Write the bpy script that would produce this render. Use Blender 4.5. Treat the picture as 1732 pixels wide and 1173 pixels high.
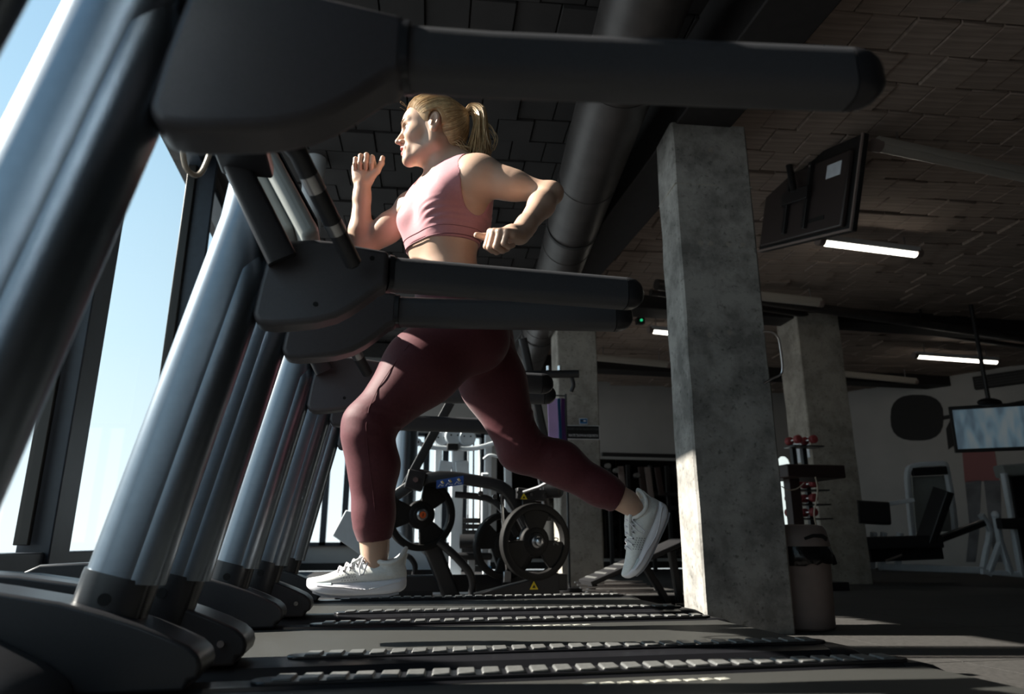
import bpy, bmesh, math, random
import numpy as np
from mathutils import Vector, Matrix
random.seed(7); RNG=np.random.default_rng(7)
for o in list(bpy.data.objects): bpy.data.objects.remove(o)
SC=bpy.context.scene; COL=SC.collection
R=math.radians
# ---------------------------------------------------------------- camera
F_PX=1180.0; PITCH=R(15.58); YAW=R(11.3); CAM=np.array([0,0,.46])
cd=bpy.data.cameras.new('camera'); cam=bpy.data.objects.new('camera',cd); COL.objects.link(cam)
cd.sensor_width=36; cd.lens=36*F_PX/1732
cam.location=CAM; cam.rotation_euler=(R(90)+PITCH,0,-YAW)
cd.clip_start=.05; cd.clip_end=200
cd.dof.use_dof=True; cd.dof.focus_distance=2.3; cd.dof.aperture_fstop=3.4
SC.camera=cam
# ---------------------------------------------------------------- sky
w=bpy.data.worlds.new('sky'); SC.world=w; w.use_nodes=True
nt=w.node_tree; nt.nodes.clear()
wo=nt.nodes.new('ShaderNodeOutputWorld'); bg=nt.nodes.new('ShaderNodeBackground')
tc=nt.nodes.new('ShaderNodeTexCoord'); sx=nt.nodes.new('ShaderNodeSeparateXYZ'); rp=nt.nodes.new('ShaderNodeValToRGB')
nt.links.new(tc.outputs['Generated'],sx.inputs[0]); nt.links.new(sx.outputs['Z'],rp.inputs[0])
nt.links.new(rp.outputs[0],bg.inputs[0]); nt.links.new(bg.outputs[0],wo.inputs[0])
for i,(p,c) in enumerate([(0,(.84,.92,.94)),(.07,(.78,.91,.96)),(.25,(.60,.80,.91)),(.5,(.42,.64,.82)),(1,(.20,.38,.64))]):
    e=rp.color_ramp.elements[i] if i<2 else rp.color_ramp.elements.new(p)
    e.position=p; e.color=(*c,1)
bg.inputs[1].default_value=1.3
# ---------------------------------------------------------------- sun through the windows (from the left, slightly from behind)
SUN_EL=R(35); SUN_AZ=R(-12)
sl=bpy.data.lights.new('sun','SUN'); sun=bpy.data.objects.new('sun',sl); COL.objects.link(sun)
sl.energy=17; sl.angle=R(.6); sl.color=(1,.93,.82)
sd=Vector((math.cos(SUN_AZ)*math.cos(SUN_EL),math.sin(SUN_AZ)*math.cos(SUN_EL),-math.sin(SUN_EL)))
sun.rotation_euler=sd.to_track_quat('-Z','Y').to_euler(); sun.location=(-8,2,6)
vs=SC.view_settings; vs.view_transform='Standard'; vs.look='None'; vs.exposure=0.0; vs.gamma=1; vs.use_curve_mapping=False

# ---------------------------------------------------------------- helpers
_fw=np.array([math.sin(YAW)*math.cos(PITCH),math.cos(YAW)*math.cos(PITCH),math.sin(PITCH)])
_rt=np.array([math.cos(YAW),-math.sin(YAW),0]); _up=np.cross(_rt,_fw)
def at(px,py,**k):
    d=_fw+_rt*(px-866)/F_PX-_up*(py-586.5)/F_PX
    a,v=list(k.items())[0]; i='xyz'.index(a)
    return Vector(CAM+d*(v-CAM[i])/d[i])

def newmat(name): 
    m=bpy.data.materials.new(name); m.use_nodes=True
    n=m.node_tree; return m,n,n.nodes['Principled BSDF']
def mat(name,col,rough=.5,metal=0,var=0,scale=20,bump=0,bscale=200,spec=.5,sheen=0,sss=0,coat=0,stretch=None,dark=None,det=4):
    m,n,b=newmat(name)
    b.inputs['Roughness'].default_value=rough; b.inputs['Metallic'].default_value=metal
    b.inputs['Specular IOR Level'].default_value=spec
    if sheen: b.inputs['Sheen Weight'].default_value=sheen; b.inputs['Sheen Roughness'].default_value=.4
    if coat: b.inputs['Coat Weight'].default_value=coat; b.inputs['Coat Roughness'].default_value=.15
    if sss:
        b.inputs['Subsurface Weight'].default_value=sss; b.inputs['Subsurface Radius'].default_value=(1,.35,.2); b.inputs['Subsurface Scale'].default_value=.008
    t=n.nodes.new('ShaderNodeTexCoord'); mp=n.nodes.new('ShaderNodeMapping'); n.links.new(t.outputs['Object'],mp.inputs[0])
    if stretch: mp.inputs['Scale'].default_value=stretch
    nz=n.nodes.new('ShaderNodeTexNoise'); nz.inputs['Scale'].default_value=scale; nz.inputs['Detail'].default_value=det; n.links.new(mp.outputs[0],nz.inputs[0])
    rmp=n.nodes.new('ShaderNodeValToRGB'); n.links.new(nz.outputs[0],rmp.inputs[0])
    dk=dark if dark else tuple(c*(1-var) for c in col)
    rmp.color_ramp.elements[0].position=.35; rmp.color_ramp.elements[1].position=.65
    rmp.color_ramp.elements[0].color=(*dk,1); rmp.color_ramp.elements[1].color=(*[min(1,c*(1+var*.5)) for c in col],1)
    n.links.new(rmp.outputs[0],b.inputs['Base Color'])
    if bump:
        n2=n.nodes.new('ShaderNodeTexNoise'); n2.inputs['Scale'].default_value=bscale; n2.inputs['Detail'].default_value=3; n.links.new(mp.outputs[0],n2.inputs[0])
        bp=n.nodes.new('ShaderNodeBump'); bp.inputs['Strength'].default_value=bump; bp.inputs['Distance'].default_value=.002
        n.links.new(n2.outputs[0],bp.inputs['Height']); n.links.new(bp.outputs[0],b.inputs['Normal'])
    return m
def emit(name,col,s):
    m,n,b=newmat(name); b.inputs['Base Color'].default_value=(*col,1); b.inputs['Emission Color'].default_value=(*col,1); b.inputs['Emission Strength'].default_value=s; return m

class MB:
    def __init__(s): s.v=[]; s.f=[]
    def add(s,vs,fs):
        o=len(s.v); s.v+= [tuple(map(float,v)) for v in vs]; s.f+=[tuple(i+o for i in f) for f in fs]; return s
    def box(s,c,d,rot=None):
        c=Vector(c); q=[]
        for x in(-.5,.5):
            for y in(-.5,.5):
                for z in(-.5,.5):
                    p=Vector((x*d[0],y*d[1],z*d[2]))
                    q.append(c+(rot@p if rot else p))
        return s.add(q,[(0,1,3,2),(4,6,7,5),(0,4,5,1),(2,3,7,6),(0,2,6,4),(1,5,7,3)])
    def loft(s,rings,cap=True,closed=True):
        n=len(rings[0]); fs=[]
        for i in range(len(rings)-1):
            for j in range(n if closed else n-1):
                k=(j+1)%n; fs.append((i*n+j,i*n+k,(i+1)*n+k,(i+1)*n+j))
        if cap: fs.append(tuple(reversed(range(n)))); fs.append(tuple((len(rings)-1)*n+j for j in range(n)))
        return s.add([p for r in rings for p in r],fs)
    def tube(s,pts,r,n=12,ry=None,upv=None,cap=True):
        pts=[Vector(p) for p in pts]; m=len(pts); rr=r if hasattr(r,'__len__') else [r]*m
        ryy=ry if hasattr(ry,'__len__') else ([ry]*m if ry else rr)
        rings=[]; u=None
        for i in range(m):
            t=((pts[min(i+1,m-1)]-pts[i]).normalized()+(pts[i]-pts[max(i-1,0)]).normalized()).normalized()
            if u is None:
                a=Vector(upv) if upv else (Vector((0,0,1)) if abs(t.z)<.9 else Vector((0,1,0)))
            else: a=u
            u=(a-t*a.dot(t)).normalized(); v=t.cross(u)
            rings.append([pts[i]+u*math.cos(2*math.pi*j/n)*rr[i]+v*math.sin(2*math.pi*j/n)*ryy[i] for j in range(n)])
        return s.loft(rings,cap)
    def rtube(s,pts,hw,hh,up=(0,0,1),n=5,rad=.4):
        # rounded rectangle section
        pts=[Vector(p) for p in pts]; m=len(pts)
        hws=hw if hasattr(hw,'__len__') else [hw]*m; hhs=hh if hasattr(hh,'__len__') else [hh]*m
        rings=[]
        for i in range(m):
            t=((pts[min(i+1,m-1)]-pts[i]).normalized()+(pts[i]-pts[max(i-1,0)]).normalized()).normalized()
            a=Vector(up); u=(a-t*a.dot(t)).normalized(); v=t.cross(u); ring=[]
            c=min(hws[i],hhs[i])*rad
            for q,(sx_,sy_) in enumerate([(1,1),(-1,1),(-1,-1),(1,-1)]):
                for k in range(n):
                    an=(q+k/(n-1))*math.pi/2
                    ring.append(pts[i]+v*(sx_*(hws[i]-c)+math.cos(an)*c)+u*(sy_*(hhs[i]-c)+math.sin(an)*c))
            rings.append(ring)
        return s.loft(rings)
    def cyl(s,p0,p1,r,n=20,r1=None): return s.tube([p0,p1],[r,r if r1 is None else r1],n)
    def prism(s,poly,y0,y1):   # poly in (x,z), extruded along y
        n=len(poly); return s.loft([[(x,y0,z) for x,z in poly],[(x,y1,z) for x,z in poly]])
    def sphere(s,c,r,n=16,sc=(1,1,1),rot=None):
        c=Vector(c); rings=[]
        for i in range(1,n):
            th=math.pi*i/n; rg=[]
            for j in range(2*n):
                ph=math.pi*j/n; p=Vector((math.sin(th)*math.cos(ph)*r*sc[0],math.sin(th)*math.sin(ph)*r*sc[1],math.cos(th)*r*sc[2]))
                rg.append(c+(rot@p if rot else p))
            rings.append(rg)
        return s.loft(rings)
    def lathe(s,c,axis,prof,n=48,a0=0,a1=2*math.pi):
        # prof list of (radius, along-axis)
        c=Vector(c); ax=Vector(axis).normalized(); u=ax.orthogonal().normalized(); v=ax.cross(u); full=abs(a1-a0-2*math.pi)<1e-6
        rings=[[c+ax*h+(u*math.cos(a0+(a1-a0)*j/(n if full else n-1))+v*math.sin(a0+(a1-a0)*j/(n if full else n-1)))*r for j in range(n)] for r,h in prof]
        return s.loft(rings,cap=False,closed=full)
def obj(name,mb,m,parent=None,smooth=True,bevel=0,seg=2,ang=35,sub=0,label=None):
    me=bpy.data.meshes.new(name); me.from_pydata(mb.v,[],mb.f); me.update()
    bm=bmesh.new(); bm.from_mesh(me); bmesh.ops.recalc_face_normals(bm,faces=bm.faces); bm.to_mesh(me); bm.free()
    me.materials.append(m)
    if smooth:
        me.polygons.foreach_set('use_smooth',[True]*len(me.polygons))
        if not sub: me.set_sharp_from_angle(angle=R(ang))
    o=bpy.data.objects.new(name,me); COL.objects.link(o)
    if bevel:
        b=o.modifiers.new('bevel','BEVEL'); b.width=bevel; b.segments=seg; b.limit_method='ANGLE'; b.angle_limit=R(30); b.harden_normals=False
    if sub: q=o.modifiers.new('sub','SUBSURF'); q.levels=sub; q.render_levels=sub
    if parent: setp(o,parent)
    if label: o['label']=label
    return o
def setp(o,p):
    o.parent=p; bpy.context.view_layer.update
    M_=Matrix.Translation(p.location) if p.parent is None else Matrix.Translation(p.location)
    o.matrix_parent_inverse=wm(p).inverted()
def wm(p):
    m=Matrix.LocRotScale(p.location,p.rotation_euler,p.scale)
    return wm(p.parent)@p.matrix_parent_inverse@m if p.parent else m
def tag(o,label,cat,group=None,kind=None):
    if label: o['label']=label
    if cat: o['category']=cat
    if group: o['group']=group
    if kind: o['kind']=kind
    return o
def thing(name,label,cat,loc=(0,0,0),group=None):
    o=bpy.data.objects.new(name,None); COL.objects.link(o); o.location=loc; o.empty_display_size=.1
    return tag(o,label,cat,group)
def struct(o): o['kind']='structure'; return o
def kids(o): return [c for c in bpy.data.objects if c.parent==o]
def copytree(o,parent=None):
    c=o.copy(); COL.objects.link(c)
    if parent: c.parent=parent
    for k in kids(o): copytree(k,c)
    return c
def text(name,body,size,m,loc,rot,parent,align='CENTER',ext=.0008,sx=1):
    cu=bpy.data.curves.new(name,'FONT'); cu.body=body; cu.size=size; cu.align_x=align; cu.align_y='CENTER'; cu.extrude=ext
    t=bpy.data.objects.new('tmp',cu); COL.objects.link(t)
    dg=bpy.context.evaluated_depsgraph_get(); me=bpy.data.meshes.new_from_object(t.evaluated_get(dg)); bpy.data.objects.remove(t)
    Mx=Matrix.Translation(loc)@(rot.to_matrix() if hasattr(rot,"to_matrix") else rot).to_4x4()@Matrix.Diagonal((sx,1,1,1)); me.transform(Mx); me.materials.clear(); me.materials.append(m); me.name=name
    o=bpy.data.objects.new(name,me); COL.objects.link(o)
    if parent: setp(o,parent)
    return o
def rotz(a): return Matrix.Rotation(a,3,'Z')
def smooth_pts(P,n=4):
    P=[Vector(p) for p in P]; out=[]
    for i in range(len(P)-1):
        g=lambda j:P[max(0,min(len(P)-1,j))]
        for q in range(n):
            t=q/n; out.append(.5*((2*g(i))+(g(i+1)-g(i-1))*t+(2*g(i-1)-5*g(i)+4*g(i+1)-g(i+2))*t*t+(3*g(i)-g(i-1)-3*g(i+1)+g(i+2))*t**3))
    out.append(P[-1]); return out
def atz(px,py,zc): return Vector(CAM+(_fw+_rt*(px-866)/F_PX-_up*(py-586.5)/F_PX)*zc)
# ================================================================ materials
K={}
def concrete(name,col,dark,sc=1.0):
    m,n,b=newmat(name); b.inputs['Roughness'].default_value=.85
    t=n.nodes.new('ShaderNodeTexCoord')
    def nz(s,d,r=.6):
        x=n.nodes.new('ShaderNodeTexNoise'); x.inputs['Scale'].default_value=s; x.inputs['Detail'].default_value=d; x.inputs['Roughness'].default_value=r; n.links.new(t.outputs['Object'],x.inputs[0]); return x
    a=nz(4*sc,8,.7); c=nz(35*sc,4)
    r1=n.nodes.new('ShaderNodeValToRGB'); r1.color_ramp.elements[0].position=.38; r1.color_ramp.elements[1].position=.6
    r1.color_ramp.elements[0].color=(*dark,1); r1.color_ramp.elements[1].color=(*col,1); n.links.new(a.outputs[0],r1.inputs[0])
    r2=n.nodes.new('ShaderNodeValToRGB'); r2.color_ramp.elements[0].position=.28; r2.color_ramp.elements[1].position=.42
    r2.color_ramp.elements[0].color=(.45,.45,.44,1); r2.color_ramp.elements[1].color=(1,1,1,1); n.links.new(c.outputs[0],r2.inputs[0])
    mx=n.nodes.new('ShaderNodeMix'); mx.data_type='RGBA'; mx.blend_type='MULTIPLY'; mx.inputs[0].default_value=1
    n.links.new(r1.outputs[0],mx.inputs[6]); n.links.new(r2.outputs[0],mx.inputs[7]); n.links.new(mx.outputs[2],b.inputs['Base Color'])
    bp=n.nodes.new('ShaderNodeBump'); bp.inputs['Strength'].default_value=.35; bp.inputs['Distance'].default_value=.006
    n.links.new(c.outputs[0],bp.inputs['Height']); n.links.new(bp.outputs[0],b.inputs['Normal']); return m
K['concrete']=concrete('concrete',(.34,.325,.305),(.155,.148,.138))
K['concrete2']=concrete('concrete_dark',(.36,.33,.29),(.22,.20,.175))
K['floor']=mat('rubber_floor',(.036,.033,.031),.75,var=.3,scale=60,bump=.4,bscale=300)
K['ceil']=mat('ceiling_dark',(.017,.014,.0135),.9,var=.3,scale=3)
K['clay']=mat('clay_block',(.29,.225,.19),.9,var=.28,scale=2.2,bump=.6,bscale=60,stretch=(1,14,1))
K['beam']=mat('beam_dark',(.018,.015,.015),.7,var=.2)
K['duct']=mat('duct_metal',(.085,.075,.072),.42,metal=.6,var=.2,scale=6)
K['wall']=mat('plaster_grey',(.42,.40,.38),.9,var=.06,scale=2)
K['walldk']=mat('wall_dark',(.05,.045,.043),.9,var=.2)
K['frame']=mat('window_frame',(.018,.024,.034),.45,var=.15)
K['gasket']=mat('frame_edge',(.03,.027,.024),.45,metal=.6)
K['plastic']=mat('black_plastic',(.020,.020,.023),.38,var=.12,scale=300,bump=.12,bscale=900)
K['shell']=mat('grey_shell',(.060,.057,.063),.42,var=.08,scale=300,bump=.1,bscale=900)
K['sleeve']=mat('grip_rubber',(.050,.051,.057),.46,var=.1,scale=300,bump=.18,bscale=1200)
K['post']=mat('post_metal',(.21,.245,.285),.33,metal=1,var=.04,scale=60)
K['collar']=mat('collar_black',(.012,.013,.016),.3)
K['belt']=mat('belt',(.044,.044,.041),.5,var=.35,scale=400,bump=.5,bscale=700)
K['strip']=mat('grip_strip',(.13,.13,.127),.36,var=.2,scale=200,bump=.2,bscale=500)
K['rail_side']=mat('side_rail',(.016,.016,.019),.3,metal=.2)
K['chrome']=mat('chrome',(.75,.75,.76),.15,metal=1)
K['steel']=mat('steel',(.45,.45,.46),.3,metal=1)
K['hole']=mat('hole',(.004,.004,.004),.9)
K['print']=mat('belt_print',(.40,.39,.34),.7,var=.6,scale=60)
K['console']=mat('console_grey',(.24,.25,.24),.5,var=.05)
K['screen_off']=mat('screen_dark',(.01,.01,.012),.1)
K['mach']=mat('machine_black',(.016,.0155,.017),.38,var=.1,scale=80)
K['plate']=mat('rubber_plate',(.011,.010,.0098),.55,var=.2,scale=80,bump=.15,bscale=500,spec=.25)
K['white']=mat('white_enamel',(.62,.66,.70),.35,var=.04)
K['blue']=mat('blue_decal',(.02,.07,.28),.4,var=.1)
K['yellow']=mat('yellow_decal',(.75,.55,.02),.5)
K['orange']=mat('orange_cap',(.75,.12,.02),.4)
K['ink']=mat('white_ink',(.75,.75,.75),.5)
K['dimink']=mat('faded_ink',(.10,.10,.10),.5)
K['black']=mat('black_paint',(.008,.008,.008),.5)
K['pad']=mat('vinyl_pad',(.017,.0165,.018),.42,bump=.1,bscale=400)
K['purple']=mat('banner_purple',(.78,.52,.95),.7,var=.1,scale=3)
K['bblue']=mat('banner_blue',(.02,.13,.30),.7); K['dpurple']=mat('banner_violet',(.10,.03,.16),.7)
K['taupe']=mat('bin_taupe',(.20,.155,.14),.5,var=.06)
K['bag']=mat('bin_bag',(.010,.009,.009),.22,bump=.9,bscale=60)
K['red']=mat('red_rubber',(.24,.035,.04),.5)
K['wood']=mat('dark_wood',(.035,.02,.018),.5,var=.3,stretch=(1,8,8))
K['curtain']=mat('curtain',(.026,.016,.015),.9)
K['paper']=mat('paper',(.62,.66,.72),.7,var=.1)
K['cablew']=mat('cable_pale',(.36,.30,.24),.5)
K['pink']=mat('mural_pink',(.30,.12,.12),.8); K['mgrey']=mat('mural_grey',(.16,.16,.17),.8,var=.35,scale=3); K['mdark']=mat('mural_dark',(.022,.02,.02),.8)
K['tube_on']=emit('tube_lit',(1,.93,.80),7); K['tube_off']=mat('tube_off',(.40,.37,.33),.3)
K['green']=emit('exit_green',(.02,.5,.2),1.0)
K['screen']=None
def glassmat():
    m=bpy.data.materials.new('window_glass'); m.use_nodes=True; n=m.node_tree; n.nodes.clear()
    o=n.nodes.new('ShaderNodeOutputMaterial'); t=n.nodes.new('ShaderNodeBsdfTransparent'); g=n.nodes.new('ShaderNodeBsdfGlossy'); g.inputs['Roughness'].default_value=.02
    t.inputs[0].default_value=(.93,.96,.97,1); lw=n.nodes.new('ShaderNodeLayerWeight'); lw.inputs[0].default_value=.5; pw=n.nodes.new('ShaderNodeMath'); pw.operation='POWER'; n.links.new(lw.outputs['Facing'],pw.inputs[0]); pw.inputs[1].default_value=5; f=n.nodes.new('ShaderNodeMath'); f.operation='MULTIPLY_ADD'; n.links.new(pw.outputs[0],f.inputs[0]); f.inputs[1].default_value=.5; f.inputs[2].default_value=.02
    x=n.nodes.new('ShaderNodeMixShader'); n.links.new(f.outputs[0],x.inputs[0]); n.links.new(t.outputs[0],x.inputs[1]); n.links.new(g.outputs[0],x.inputs[2]); n.links.new(x.outputs[0],o.inputs[0]); return m
K['glass']=glassmat()
def screenmat():
    m,n,b=newmat('tv_picture'); t=n.nodes.new('ShaderNodeTexCoord'); z=n.nodes.new('ShaderNodeTexNoise'); z.inputs['Scale'].default_value=9; z.inputs['Detail'].default_value=1.5
    mp_=n.nodes.new('ShaderNodeMapping'); mp_.inputs['Scale'].default_value=(1.0,1.0,.35); n.links.new(t.outputs['Object'],mp_.inputs[0]); n.links.new(mp_.outputs[0],z.inputs[0]); r=n.nodes.new('ShaderNodeValToRGB'); n.links.new(z.outputs[0],r.inputs[0])
    r.color_ramp.elements[0].position=.35; r.color_ramp.elements[0].color=(.14,.21,.27,1); r.color_ramp.elements[1].position=.68; r.color_ramp.elements[1].color=(.33,.40,.43,1)
    e=r.color_ramp.elements.new(.5); e.color=(.22,.34,.42,1)
    n.links.new(r.outputs[0],b.inputs['Emission Color']); b.inputs['Emission Strength'].default_value=.26; b.inputs['Base Color'].default_value=(.02,.02,.02,1); b.inputs['Roughness'].default_value=.2; return m
K['screen']=screenmat()

# ================================================================ room
XW=-1.47; YB=12.4; XR=13.0; YF=-4.0; HC=3.36; HH=3.46; HEAD=3.33; SILL=.414
fl=struct(obj('floor',MB().box(((XW+XR)/2,(YB+YF)/2,-.06),(XR-XW,YB-YF,.1)),K['beam']))
tile=MB().box((0,0,0),(.994,.994,.02)); t0=None
for i in range(-1,9):
    for j in range(0,10):
        if i<2 and j>4: continue
        if t0 is None: t0=obj('floor_tile',tile,K['floor'],fl,smooth=False); o=t0
        else:
            o=t0.copy(); COL.objects.link(o)
        o.location=(.35+i+.5,j+.1,0-.0098)
ce=struct(obj('ceiling',MB().box(((2.2+XR)/2,(YB+YF)/2,HC+.1),(XR-2.2,YB-YF,.1)).box(((XW+2.25)/2-.1,(YB+YF)/2,HH+.05),(2.25-XW+.3,YB-YF,.1)),K['ceil']))
# hollow clay blocks of the ceiling, running bond, turned a few degrees
CR=R(-5.0); bw,bl,bh=.262,.285,.06
ribs=[]; N_=9
prof=[(-bw/2,0),(bw/2,0),(bw/2,bh)]+[(-bw/2,bh)]
blk=MB().box((0,0,bh/2),(bw-.006,bl-.012,bh)); b0=None; far=MB()
cands=[]
for jj in range(-6,46):
    for ii in range(-12,48):
        x=(ii+.5*(jj%2))*bw; y=jj*bl
        px=x*math.cos(CR)-y*math.sin(CR); py=x*math.sin(CR)+y*math.cos(CR)
        if XW+.2<px<12.5 and .5<py<12.2: cands.append((px,py))
def blkkey(p):
    return abs(p[0]-4.2)*.9+abs(p[1]-3.6) if p[0]>2.3 else 99
cands.sort(key=blkkey)
for k,(px,py) in enumerate(cands):
    dz=random.uniform(-.012,.012); ra=random.uniform(-.015,.015)
    if k<295:
        if b0 is None: b0=obj('clay_block',blk,K['clay'],ce,bevel=.006,seg=1); o=b0
        else: o=b0.copy(); COL.objects.link(o)
        o.location=(px,py,HC-.05-bh/2+dz); o.rotation_euler=(random.uniform(-.02,.02),random.uniform(-.02,.02),CR+ra)
    elif px>2.1: far.box((px,py,(HC if px>2.1 else HH)-.01+dz),(bw-.012,bl-.014,bh),rotz(CR+ra))
farl=MB()
for (px,py) in cands:
    if px<=2.1: farl.box((px,py,HH-.01+random.uniform(-.012,.012)),(bw-.012,bl-.014,bh),rotz(CR))
o=obj('dark_block_field',farl,K['ceil'],ce,smooth=False); o['kind']='stuff'  # left-hand blocks take the dark ceiling material instead of clay
o=obj('clay_block_field',far,K['clay'],ce,smooth=False); o['kind']='stuff'
# beams
bmx=tag(obj('ceiling_beam',MB().box((1.93,(YB+YF)/2,(2.97+HH)/2),(.36,YB-YF,HH-2.97)),K['beam'],bevel=.01),'long dark beam running above the concrete columns to the back','beam')
for q,(y,lab) in enumerate([(7.6,'dark cross beam above the second concrete column'),(10.6,'farthest dark cross beam near the back wall')]):
    tag(obj('cross_beam',MB().box((5.5,y,3.26),(14.5,.35,.24)),K['beam'],bevel=.01),lab,'beam',None)
# pipes under the ceiling at right
for q,(a,b_,r_,lab) in enumerate([((2.9,6.6,3.12),(10.6,7.9,3.12),.06,'dark pipe hung below the ceiling right of the big column'),((3.0,7.0,3.18),(10.6,8.35,3.18),.035,'thinner dark pipe beside the thick ceiling pipe')]):
    p=thing('ceiling_pipe',lab,'pipe',a)
    obj('pipe_body',MB().cyl(a,b_,r_),K['duct'],p)
    for t in (.15,.5,.85):
        c=Vector(a).lerp(Vector(b_),t); obj('hanger',MB().box((c.x,c.y,(c.z+3.34)/2),(.02,.02,3.34-c.z)),K['beam'],p)
# round duct
A=atz(1092,0,3.4); B=atz(908,571,9.0); B.z=A.z; dv=(B-A).normalized(); zc_=(A.z+B.z)/2
A0=A-dv*4.0; B0=B+dv*3.0
du=thing('ventilation_duct','big round brown metal duct running under the dark ceiling','duct',A0)
L=(B0-A0).length; seg=1.15; nn=int(L/seg)
for i in range(nn):
    p=A0+dv*(i*seg); q=A0+dv*((i+1)*seg-.012)
    obj('duct_section',MB().tube([p,q],.215,40),K['duct'],du)
    obj('duct_ring',MB().tube([q-dv*.02,q+dv*.02],.219,40),K['duct'],du)
for t in (3.2,6.5,9.5):
    c=A0+dv*t; obj('hanger_strap',MB().lathe(c,dv,[(.222,-.02),(.225,-.02),(.225,.02),(.222,.02)]).box((c.x,c.y,(c.z+.22+HH)/2),(.03,.004,HH-c.z-.22)),K['beam'],du)
# back wall and right wall
wb=struct(obj('wall_back',MB().box((6.0,YB+.1,HH/2),(8.2,.2,HH)).box((.25,YB+.1,.2),(3.6,.2,.4)).box((.25,YB+.1,(2.3+HH)/2),(3.6,.2,HH-2.3)),K['wall']))
wz=struct(obj('window_20',MB().box((.25,YB,.42),(3.5,.12,.06)).box((.25,YB,2.28),(3.5,.12,.06)),K['frame']))
obj('glass_pane',MB().add([(-1.45,YB+.05,.4),(1.95,YB+.05,.4),(1.95,YB+.05,2.3),(-1.45,YB+.05,2.3)],[(0,1,2,3)]),K['glass'],wz)
for i in range(11): obj('mullion',MB().box((-1.4+i*.335,YB,1.35),(.10,.12,1.9)),K['frame'],wz)
for i in range(6):
    g=obj('mirror_panel',MB().box((2.75+i*1.12,YB-.02,1.05),(1.11,.02,1.75)),None or mat('mirror_tint%d'%i,(.16,.14,.13),.08,metal=1),wb)
struct(obj('baseboard_back',MB().box((4,YB-.02,.06),(12,.03,.12)),K['black']))
P0=Vector((9.2,11.9,0)); P1=Vector((13,5.6,0)); wd=(P1-P0).normalized(); wn=Vector((-wd.y,wd.x,0));
if wn.dot(Vector((-1,-1,0)))<0: wn=-wn
ang=math.atan2(wd.y,wd.x)
WRT=rotz(ang)
def on_right(px,py,off=0.0):
    d=Vector(_fw+_rt*(px-866)/F_PX-_up*(py-586.5)/F_PX); c=Vector(CAM); t=((P0+wn*off)-c).dot(wn)/d.dot(wn); return c+d*t
wr=struct(obj('wall_right',MB().box(((P0+P1)/2-wn*.1+Vector((0,0,HC/2))),((P1-P0).length+1,.2,HC),WRT),K['wall']))
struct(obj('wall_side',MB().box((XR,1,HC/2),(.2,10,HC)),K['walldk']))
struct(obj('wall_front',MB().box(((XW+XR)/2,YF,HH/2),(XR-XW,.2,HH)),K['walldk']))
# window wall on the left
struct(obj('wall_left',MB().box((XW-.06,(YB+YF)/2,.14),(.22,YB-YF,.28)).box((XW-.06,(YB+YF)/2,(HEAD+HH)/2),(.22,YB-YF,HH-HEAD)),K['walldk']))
YS=[YF+.1,-1.3,.35,2.0,3.63,5.28,6.93,8.6,10.3,YB]
for i in range(len(YS)-1):
    y0,y1=YS[i],YS[i+1]
    if abs(y0-3.63)<.01: y0=3.79
    if abs(y1-3.63)<.01: y1=3.57
    wdw=obj('window_%d'%(i+1),MB().box((XW+.0,(y0+y1)/2,SILL-.06),(.14,y1-y0,.12)).box((XW,(y0+y1)/2,HEAD-.03),(.14,y1-y0,.06)),K['frame'],bevel=.006); struct(wdw)
    obj('glass_pane',MB().add([(XW-.02,y0+.05,SILL-.02),(XW-.02,y1-.05,SILL-.02),(XW-.02,y1-.05,HEAD-.05),(XW-.02,y0+.05,HEAD-.05)],[(0,1,2,3)]),K['glass'],wdw)
    for yy,sg in ((y0,1),(y1,-1)):
        obj('frame_stile',MB().box((XW-.01,yy+sg*.045,(SILL+HEAD)/2),(.06,.03,HEAD-SILL-.06)),K['gasket'],wdw,bevel=.004)
    if i: struct(obj('trim_%d'%i,MB().box((XW+.065,y0,HH/2),(.18,.05,HH)) if y0!=3.79 else MB().box((XW+.02,3.68,HH/2),(.14,.22,HH)),K['frame'],bevel=.006))
struct(obj('trim_20',MB().box((XW+.08,(YB+YF)/2,.235),(.2,YB-YF,.03)),K['frame'],bevel=.005))
# concrete columns
def column(cx,cy,sx_,sy_,zt,m,label,rot=R(-5)):
    t=thing('concrete_column',label,'column',(cx,cy,0)); rz=rotz(rot)
    mb=MB(); n=14; rings=[]
    rr=random.Random(int(cx*100))
    for i in range(n+1):
        z=zt*i/n; c=.012
        pts=[(-sx_/2+c,-sy_/2),(sx_/2-c,-sy_/2),(sx_/2,-sy_/2+c),(sx_/2,sy_/2-c),(sx_/2-c,sy_/2),(-sx_/2+c,sy_/2),(-sx_/2,sy_/2-c),(-sx_/2,-sy_/2+c)]
        rings.append([Vector((cx,cy,z))+rz@Vector((x+rr.uniform(-.004,.004),y+rr.uniform(-.004,.004),0)) for x,y in pts])
    mb.loft(rings); obj('shaft',mb,m,t,ang=20)
    for z in (zt*.858,):
        obj('formwork_joint',MB().box(Vector((cx,cy,z)),(sx_+.006,sy_+.006,.008),rz),K['concrete2'],t)
    for dx,z in ((-.11,2.17),(-.05,2.17),(.06,2.17),(.15,2.17),(.0,2.80),(.02,1.62),(-.1,1.60)):
        c=Vector((cx,cy,z))+rz@Vector((dx,-sy_/2-.001,0)); obj('tie_hole',MB().cyl(c+rz@Vector((0,.004,0)),c-rz@Vector((0,.0015,0)),.016,12),K['concrete2'],t)
    return t
column(1.975,3.68,.485,.305,2.98,K['concrete'],'tall concrete column beside the treadmills, half in sunlight')
c2=column(2.25,7.58,.46,.4,3.2,K['concrete2'],'concrete column with a black notice behind the runner')
c3=column(5.36,7.6,.56,.5,3.2,K['concrete2'],'brown concrete column with paper notices at the right')
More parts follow.
